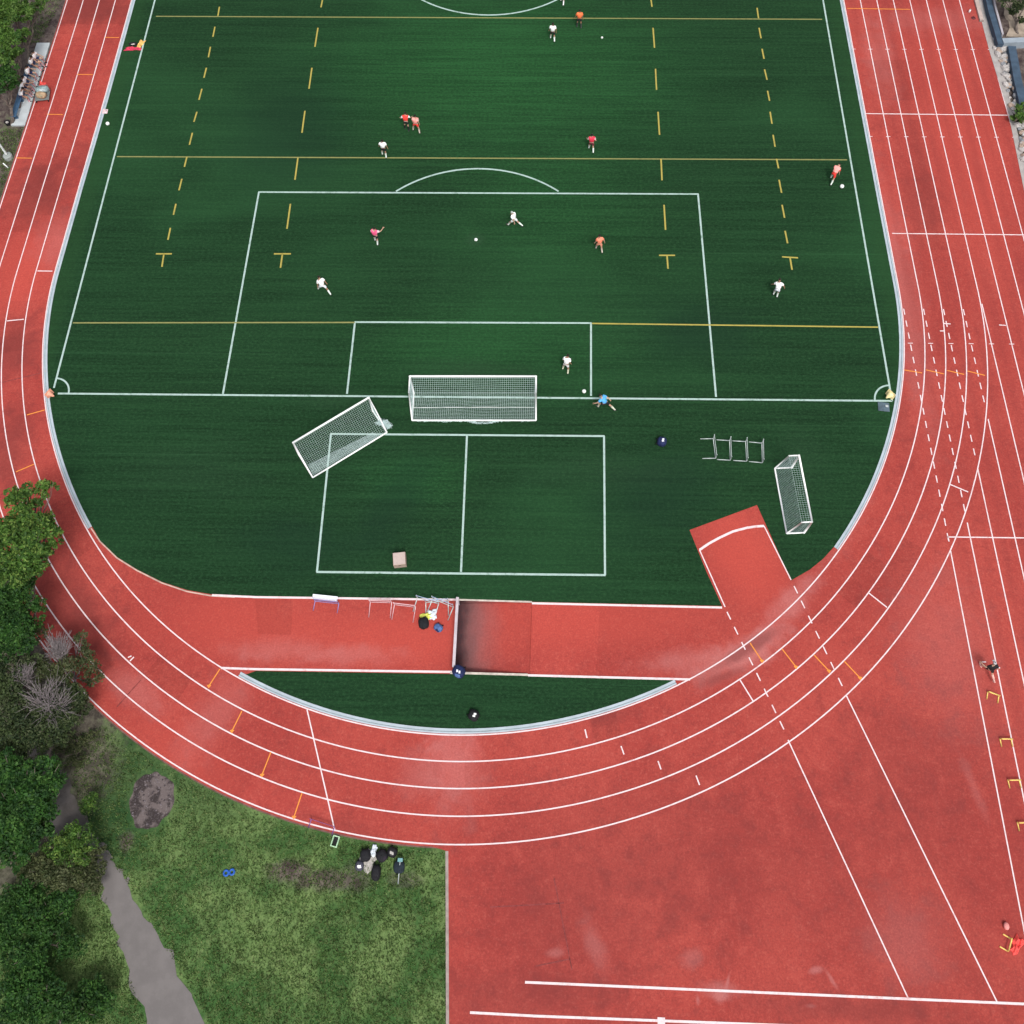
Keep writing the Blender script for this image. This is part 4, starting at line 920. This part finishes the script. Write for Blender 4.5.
for i, px in enumerate((226.3, 232.2)):
    o = empty('ring', at(px, 873 - i, -.1), label=('left blue plastic ring on the grass' if i == 0 else 'right blue plastic ring on the grass'), cat='ring', group='pair of blue rings on the grass')
    mb = MB(); mb.torus((0, 0, .05), .11, .05); mb.build('ring_body', simple('blue_plastic', (.02, .10, .42), .5, .15), o, True)

# ---------------------------------------------------------------- bench slab, bench, lamp post and cart at the far left
sl = [at2(*p) for p in ((37, 43), (50, 43), (25, 125.5), (11, 125.5))]
ss = Sheet(); ss.poly(sl, .03, thick=.14); tag(ss.build('bench_slab', M_conc), kind='structure')
bz = .45; ba, bb = at(31, 60, bz), at(13, 117, bz); bd = bb - ba
bench = empty('bench', ((ba + bb) / 2).xy.to_3d() + Vector((0, 0, .03)), math.atan2(bd.y, bd.x), label='long dark blue bench on the pale slab beside the left straight', cat='bench')
M_bb = simple('dark_blue_paint', (.045, .10, .18), .5, .12, 3)
bl = bd.length
mb = MB()
for y in (-.13, 0, .13): mb.box((0, y, .42), (bl, .115, .04), bev=.008)
mb.build('seat', M_bb, bench)
for x in (-bl / 2 + .2, -bl / 6, bl / 6, bl / 2 - .2): mb = MB(); mb.box((x, 0, .2), (.06, .34, .40), bev=.006); mb.build('leg', M_bb, bench)
cart = empty('cart', at(43.5, 98, 0), R(8), label='low trolley loaded with bags, parked on the outermost left lane', cat='cart')
mb = MB(); mb.box((0, 0, .22), (1.0, .8, .05), bev=.01); mb.tube([(-.5, .45, .22), (-.5, .45, .8)], .02); mb.tube([(.5, .45, .22), (.5, .45, .8)], .02); mb.tube([(-.5, .45, .8), (.5, .45, .8)], .02); mb.build('frame', simple('dark_steel', (.16, .18, .18), .5), cart)
for x in (-.42, .42):
    for y in (-.38, .38):
        mb = MB(); q = Matrix.Rotation(R(90), 3, 'Y'); n0 = 0; mb.lathe((0, 0, -.02), [(0, 0), (.09, 0), (.09, .04), (0, .04)], 14)
        mb.v = [tuple(q @ Vector(v) + Vector((x, y, .09))) for v in mb.v]; mb.build('wheel', M_black, cart)
backpack('grey green bag on the far half of the loaded trolley', 43, 91, simple('grey_green_fabric', (.24, .33, .34), .8, .3, 7), (.46, .26, .2), 6, .25, simple('pale_grey_fabric_b', (.38, .45, .47), .8, .2), name='kit_bag')
backpack('tan bag on the near half of the loaded trolley', 42, 96.5, simple('tan_fabric', (.38, .27, .17), .8, .3, 7), (.38, .24, .2), -8, .25, simple('khaki_fabric', (.28, .24, .16), .8, .2), name='kit_bag')
cone('red cone standing on the outer left lane just above the trolley', 42.5, 85, simple('red_plastic', (.72, .08, .07), .5), .38, .16)
lp = empty('lamp_post', at(9, 158, -.1), label='white lamp post with pale round base at the left picture edge', cat='lamp post')
mb = MB(); mb.tube([(0, 0, .3), (0, 0, 6.2)], [.07, .045], 12); mb.tube([(0, 0, 6.2), (.5, 0, 6.5), (1.0, 0, 6.45)], .035, 8); mb.build('pole', simple('weathered_white_pole', (.42, .45, .45), .6, .1), lp, True)
mb = MB(); mb.lathe((0, 0, 0), [(.30, 0), (.30, .3), (.24, .36), (.1, .36), (.08, .45), (0, .45)], 18); mb.build('base', simple('pale_footing', (.27, .30, .29), .8, .15), lp, False)
mb = MB(); mb.ellipsoid((1.15, 0, 6.42), (.3, .12, .07), None, 14, 8); mb.build('lamp_head', M_steel, lp, True)
pp = empty('pipe_stub', at(6, 166, -.1), R(-40), label='short white pipe lying on the soil below the lamp post', cat='pipe')
mb = MB(); mb.tube([(-.28, 0, .05), (.28, 0, .05)], .04, 10); mb.build('pipe', M_white, pp, True); mb = MB(); mb.torus((0, 0, 0), .04, .012, 12, 6); q = Matrix.Rotation(R(90), 3, 'Y'); mb.v = [tuple(q @ Vector(v) + Vector((.28, 0, .05))) for v in mb.v]; mb.build('collar', M_steel, pp)
bk = empty('bucket', at(8.5, 124.5, -.1), label='dark bucket with pale contents at the lower end of the bench slab', cat='bucket')
mb = MB(); mb.lathe((0, 0, 0), [(0, 0), (.15, 0), (.19, .32), (.17, .32), (.14, .06), (0, .06)], 16); mb.build('pail', M_black, bk, True); mb = MB(); mb.ellipsoid((0, 0, .24), (.12, .1, .07)); mb.build('contents', M_cream, bk, True)
sh = empty('shoe_pair', at(965.5, 12, 0), label='tiny white bottle standing in the second outermost lane', cat='bottle'); sh.name = 'bottle'
sh.location = at(969, 12.5, 0); mb = MB(); mb.lathe((0, 0, 0), [(0, 0), (.07, 0), (.07, .24), (.03, .30), (.0, .30)], 12); mb.build('bottle_body', M_white, sh, True); mb = MB(); mb.lathe((0, 0, .30), [(.035, 0), (.035, .04), (0, .04)], 10); mb.build('cap', M_steel, sh)
di = empty('disc_marker', at(973.3, 18, 0), label='dark maroon disc marker on the outermost lane', cat='marker'); mb = MB(); mb.lathe((0, 0, 0), [(.16, 0), (.14, .04), (.06, .07), (.04, .07)], 16); mb.build('disc', simple('maroon_plastic', (.10, .02, .025), .6), di, True)

# ---------------------------------------------------------------- people
SK = [simple('skin_light', (.50, .31, .22), .6, .05), simple('skin_tan', (.36, .20, .13), .6, .05)]
M_hair = simple('dark_hair', (.014, .010, .009), .7, .3); M_eye = simple('eye_dark', (.02, .02, .02), .3, .1); M_lip = simple('lip', (.32, .12, .10), .5, .05)
FAB = {}
def fab(c):
    if c not in FAB: FAB[c] = simple('kit_%d' % len(FAB), c, .8, .12, 10)
    return FAB[c]
def skin_mesh(nodes, edges, root=0, sub=1):
    me = bpy.data.meshes.new('t'); me.from_pydata([tuple(n[0]) for n in nodes], edges, []); o = bpy.data.objects.new('t', me); COL.objects.link(o)
    md = o.modifiers.new('s', 'SKIN'); md.use_smooth_shade = True
    for i, n in enumerate(nodes):
        r = n[1]; me.skin_vertices[0].data[i].radius = (r, r) if not isinstance(r, tuple) else r
        me.skin_vertices[0].data[i].use_root = (i == root)
    s2 = o.modifiers.new('u', 'SUBSURF'); s2.levels = sub; s2.render_levels = sub
    dg_ = bpy.context.evaluated_depsgraph_get(); ev = o.evaluated_get(dg_); m2 = ev.to_mesh()
    vs = [v.co.copy() for v in m2.vertices]; fs = [tuple(p.vertices) for p in m2.polygons]; ev.to_mesh_clear()
    bpy.data.objects.remove(o); bpy.data.meshes.remove(me); return vs, fs
def rx(a): return Matrix.Rotation(a, 3, 'X')
def person(label, feet, head, shirt, shorts, socks, pose=None, bib=None, group=None, skin=0, sc=1., z0=.012, hair=None, anchor='feet', cap=None, shoe=(.05, .05, .05), hipz=None):
    sc *= .93
    """feet: pixel midway between the feet; head(ing): degrees, 0 faces away from the camera, + turns left"""
    P = dict(lean=4, hl=8, hr=-8, kl=8, kr=10, al=10, ar=-8, el=20, er=20, abl=14, abr=14, hab=5, nod=5, twist=0)
    P.update(pose or {}); P = {k: R(v) for k, v in P.items()}
    TL = -rx(-0) if False else Matrix.Rotation(-P['lean'], 3, 'X')
    J = {}; J['pel'] = Vector((0, 0, 0)); up = TL @ Vector((0, 0, 1))
    TW = TL @ Matrix.Rotation(P['twist'], 3, 'Z')
    J['sp'] = up * .20; J['ch'] = up * .38; J['nk'] = up * .50; J['nk2'] = up * .58 + TW @ Vector((0, .01, 0))
    for s, S_, a, e_, ab in ((-1, 'L', P['al'], P['el'], P['abl']), (1, 'R', P['ar'], P['er'], P['abr'])):
        J['sh' + S_] = up * .455 + TW @ Vector((s * .175, 0, 0))
        d = Vector((s * math.sin(ab), math.cos(ab) * math.sin(a), -math.cos(ab) * math.cos(a))); d2 = Vector((s * math.sin(ab) * .55, math.sin(a + e_), -math.cos(a + e_))).normalized()
        J['eb' + S_] = J['sh' + S_] + TW @ d * .28; J['wr' + S_] = J['eb' + S_] + TW @ d2 * .25; J['hd' + S_] = J['wr' + S_] + TW @ d2 * .08; J['fd' + S_] = TW @ d2
    for s, S_, h_, k_ in ((-1, 'L', P['hl'], P['kl']), (1, 'R', P['hr'], P['kr'])):
        J['hp' + S_] = Vector((s * .095, 0, -.04)); d = Vector((s * math.sin(P['hab']), math.sin(h_), -math.cos(h_))).normalized(); d2 = Vector((s * math.sin(P['hab']) * .5, math.sin(h_ - k_), -math.cos(h_ - k_))).normalized()
        J['kn' + S_] = J['hp' + S_] + d * .43; J['an' + S_] = J['kn' + S_] + d2 * .42
        fd = Vector((0, math.cos(min(0, h_ - k_) * .8), math.sin(min(0, h_ - k_) * .8))); J['to' + S_] = J['an' + S_] + fd * .15 + Vector((0, 0, -.045)); J['he' + S_] = J['an' + S_] + fd * -.05 + Vector((0, 0, -.045))
    lo = min(min(J['to' + s].z, J['he' + s].z) for s in 'LR') - .03
    if hipz is not None: off = Vector((0, 0, hipz / sc)); 
    else: off = Vector((0, 0, -lo))
    fx = (J['anL'] + J['anR']) / 2
    if anchor == 'feet': off -= Vector((fx.x, fx.y, 0))
    J = {k: (v + off if not k.startswith('fd') else v) for k, v in J.items()}
    root = empty('person', at(feet[0], feet[1], z0 if hipz is None else hipz), R(head), label=label, cat='person', group=group); root.scale = (sc,) * 3
    if hipz is not None: root.location = root.location - Vector((0, 0, hipz)) 
    K = ['pel', 'sp', 'ch', 'nk', 'nk2', 'shL', 'ebL', 'wrL', 'hdL', 'shR', 'ebR', 'wrR', 'hdR', 'hpL', 'knL', 'anL', 'toL', 'hpR', 'knR', 'anR', 'toR']
    RR = [(.135, .10), (.125, .09), (.15, .105), .065, .052, .065, .042, .027, .032, .065, .042, .027, .032, .09, .055, .038, .035, .09, .055, .038, .035]
    E_ = [(0, 1), (1, 2), (2, 3), (3, 4), (2, 5), (5, 6), (6, 7), (7, 8), (2, 9), (9, 10), (10, 11), (11, 12), (0, 13), (13, 14), (14, 15), (15, 16), (0, 17), (17, 18), (18, 19), (19, 20)]
    vs, fs = skin_mesh([(J[k], r) for k, r in zip(K, RR)], E_)
    mb = MB(); mb.add(vs, fs)
    HT = TW @ Matrix.Rotation(-P['nod'], 3, 'X'); hc = J['nk2'] + HT @ Vector((0, .025, .115))
    mb.ellipsoid(hc, (.075, .095, .118), HT, 14, 10)
    mb.ellipsoid(hc + HT @ Vector((0, .10, -.02)), (.014, .022, .026), HT, 6, 5)
    for s in (-1, 1): mb.ellipsoid(hc + HT @ Vector((s * .078, -.005, -.01)), (.012, .022, .032), HT, 6, 5); mb.ellipsoid(hc + HT @ Vector((s * .03, .088, .01)), (.013, .01, .009), HT, 6, 4, 1)
    mb.ellipsoid(hc + HT @ Vector((0, .090, -.055)), (.024, .01, .007), HT, 6, 4, 2)
    for S_, s in (('L', -1), ('R', 1)):
        fdir = J['fd' + S_]; side = fdir.cross(Vector((0, 0, 1)));
        side = side.normalized() if side.length > .05 else Vector((1, 0, 0)); pn = fdir.cross(side).normalized(); b0 = J['hd' + S_]
        for i, ln_ in enumerate((.062, .075, .080, .072)):
            o_ = side * (i - 1.5) * .02; mb.tube([b0 + o_ - fdir * .02, b0 + o_ + fdir * ln_ * .5 + pn * .006, b0 + o_ + fdir * ln_ * .95 + pn * .028], [.010, .009, .007], 5)
        mb.tube([b0 - side * .025 * s - fdir * .03, b0 - side * .052 * s, b0 - side * .055 * s + fdir * .035], [.012, .011, .008], 5)
    mb.build('body', [SK[skin], M_eye, M_lip], root, True)
    # hair / cap
    mb = MB(); mb.ellipsoid(hc + HT @ Vector((0, -.014, .018)), (.086, .100, .118), HT, 14, 10, 0, .02, 1, -.015); mb.build('hair', fab(hair) if hair else M_hair, root, True)
    if cap: mb = MB(); mb.ellipsoid(hc + HT @ Vector((0, -.005, .05)), (.092, .108, .085), HT, 14, 8, 0, 0, 1, -.01); mb.box(hc + HT @ Vector((0, .13, .045)), (.12, .09, .012), HT, bev=.005); mb.build('cap', fab(cap), root, True)
    # shirt with short sleeves
    lerp = lambda a, b_, f: J[a].lerp(J[b_], f)
    def top(r, sl_, name, c, low=.06):
        nd = [(J['pel'].lerp(J['sp'], low - .12), (.20 + r, .16 + r)), (J['sp'], (.195 + r, .15 + r)), (J['ch'], (.215 + r, .16 + r)), (J['ch'].lerp(J['nk'], .75), .075 + r)]; ed_ = [(0, 1), (1, 2), (2, 3)]
        for S_ in 'LR': n = len(nd); nd += [(J['sh' + S_], .102 + r), (lerp('sh' + S_, 'eb' + S_, sl_), .090 + r)]; ed_ += [(2, n), (n, n + 1)]
        v_, f_ = skin_mesh(nd, ed_, 0); mb_ = MB(); mb_.add(v_, f_); mb_.build(name, fab(c), root, True)
    top(0, .72, 'shirt', shirt)
    if bib: top(.014, .12, 'bib', bib, .25)
    v_, f_ = skin_mesh([(J['pel'] + (J['sp'] - J['pel']) * .35, (.14, .11)), (J['pel'], (.155, .12)), (J['hpL'], .108), (lerp('hpL', 'knL', .72), .092), (J['hpR'], .108), (lerp('hpR', 'knR', .72), .092)], [(0, 1), (1, 2), (2, 3), (1, 4), (4, 5)], 1)
    mb = MB(); mb.add(v_, f_); mb.build('shorts', fab(shorts), root, True)
    for S_ in 'LR':
        mb = MB()
        if socks: mb.tube([lerp('kn' + S_, 'an' + S_, f) for f in (.12, .35, .7, 1.)], [.062, .064, .050, .044], 10); mb.build('sock', fab(socks), root, True)
        mb = MB(); a_ = J['he' + S_]; t_ = J['to' + S_]; d = (t_ - a_); q = d.to_track_quat('Y', 'Z').to_matrix()
        mb.ellipsoid(a_.lerp(t_, .52) + Vector((0, 0, .012)), (.048, .145, .045), q, 12, 8, 0, 0, .8); mb.build('shoe', fab(shoe), root, True)
    return root
W_, BK, RD, ORG, PK = (.93, .95, .97), (.012, .014, .02), (.75, .05, .04), (.95, .20, .07), (.90, .36, .32)
SW = (.72, .80, .74)
GP = 'football players spread over the field'
run = dict(lean=14, hl=48, kl=60, hr=-22, kr=28, al=-35, el=80, ar=40, er=80)
stride = dict(lean=8, hl=28, kl=12, hr=-26, kr=14, al=-25, ar=25, el=45, er=45)
person('player in white shirt and black shorts below the centre circle', (552.5, 40.5), 0, W_, BK, SW, dict(hl=14, hr=-10, kr=25), group=GP, skin=1)
person('player in orange bib and dark socks on the top yellow line', (579, 27.5), 5, ORG, BK, (.05, .06, .06), dict(hl=6, hr=-6, abl=20), ORG, group=GP, skin=1)
person('player in white socks cut off by the top picture edge', (562, 3.5), -10, W_, BK, W_, dict(hl=18, hr=-18), group=GP)
person('player in red bib and long dark trousers, left of the pair', (407, 130), 0, W_, BK, BK, dict(abl=38, abr=42, al=10, ar=20, el=50, er=50, lean=10), (.80, .06, .05), group=GP, skin=0)
person('player in pink bib with bare legs, right of the pair', (416.5, 132), -5, (.75, .50, .46), RD, (.55, .50, .42), dict(hl=10, hr=-10, hab=16, lean=6, abl=10), PK, group=GP)
person('player in white shirt and dark shorts just above the middle yellow line', (384.5, 156.5), 0, W_, BK, SW, dict(hl=10, hr=-12, abl=18, abr=20), group=GP, skin=1)
person('player in crimson bib over pale sleeves above the middle yellow line', (591, 151), 0, (.75, .52, .50), (.15, .03, .04), SW, dict(hl=14, hr=-14, kr=20, abl=22, abr=22, el=55, er=55), (.70, .04, .08), group=GP)
person('player in red bending forward by the right touchline', (830.5, 182), -35, (.66, .07, .06), RD, SW, dict(lean=48, hl=30, kl=30, hr=-20, kr=20, al=70, ar=40, nod=20), PK, group=GP)
person('player in hot pink bib over white shirt at left of the penalty area', (376.5, 243), -15, (.78, .66, .68), BK, SW, dict(hl=12, hr=-10, abl=24, abr=44, ar=50, er=60, al=10), (.85, .12, .26), group=GP)
person('player in all white striding in the middle of the penalty area', (515.5, 226.3), 62, W_, (.8, .84, .86), SW, dict(lean=10, hl=34, kl=12, hr=-34, kr=24, al=-30, ar=35), group=GP, hair=(.42, .48, .44))
person('player in salmon orange stepping at right of the penalty area', (599, 251), 15, (.85, .26, .16), (.72, .30, .20), (.55, .50, .42), dict(hl=22, kl=16, hr=-12, kr=14, abr=26, lean=10), group=GP)
person('player in all white with legs wide apart, left inside the penalty area', (324.8, 292.5), 30, W_, (.72, .75, .80), SW, dict(lean=22, hl=36, kl=20, hr=-34, kr=14, hab=16, abl=16, abr=20), group=GP, skin=1)
person('player in white leaning on one leg near the right yellow marks', (775, 296), -8, W_, (.62, .66, .72), SW, dict(lean=32, hl=22, kl=26, hr=12, kr=30, abl=30, abr=40, al=40, ar=20, hab=2), group=GP, skin=1)
person('player in white standing inside the goal area by the goal', (565.3, 371.5), -18, (.85, .85, .87), (.7, .7, .72), (.66, .68, .5), dict(lean=20, hl=10, hr=-8, kl=18, kr=14, hab=10, el=50, er=50), group=GP, skin=1)
person('goalkeeper in light blue shirt lunging beside the goal line', (606.5, 409), 55, (.10, .40, .78), BK, (.60, .62, .50), dict(lean=34, hl=52, kl=48, hr=-44, kr=10, al=60, ar=-40, abl=40, el=20, er=40, hab=8), group=GP, sc=1.02)
person('runner in black on the right straight ahead of the yellow mini hurdles', (986.5, 674.5), 10, (.012, .012, .014), (.02, .02, .02), (.70, .42, .36), dict(lean=12, hl=40, kl=30, hr=-26, kr=50, al=20, ar=-30, el=70, er=60, abl=50), shoe=(.75, .45, .40), z0=0, cap=(.50, .50, .52))
# six seated people
GS = 'people in white sitting on the long bench'
seat = dict(lean=16, hl=88, hr=84, kl=84, kr=70, al=35, ar=30, el=30, er=35, abl=14, abr=14, nod=12, hab=8)
hips = [(34.5, 58.7), (31, 63.5), (27.8, 73.5), (24.5, 83.5), (22.2, 88.5), (20.2, 94.5)]
labels = ['person in white at the far end of the bench, legs stretched out', 'person in white seated second from the far end of the bench', 'person in white seated third from the far end of the bench', 'person in white seated fourth from the far end of the bench', 'person in white seated fifth from the far end of the bench', 'person in white seated nearest the empty stretch of bench']
for i, (hp_, lb) in enumerate(zip(hips, labels)):
    s_ = dict(seat); s_['lean'] = seat['lean'] + random.uniform(-8, 14); s_['kl'] += random.uniform(-10, 12); s_['kr'] += random.uniform(-5, 18); s_['twist'] = random.uniform(-12, 12)
    person(lb, hp_, -88 + random.uniform(-10, 10), (.93, .94, .97), (.02, .03, .09), (.55, .30, .34) if i % 2 else (.42, .26, .28), s_, group=GS, sc=1.17, skin=i % 2, hipz=.58, anchor='hip', shoe=(.01, .01, .02))
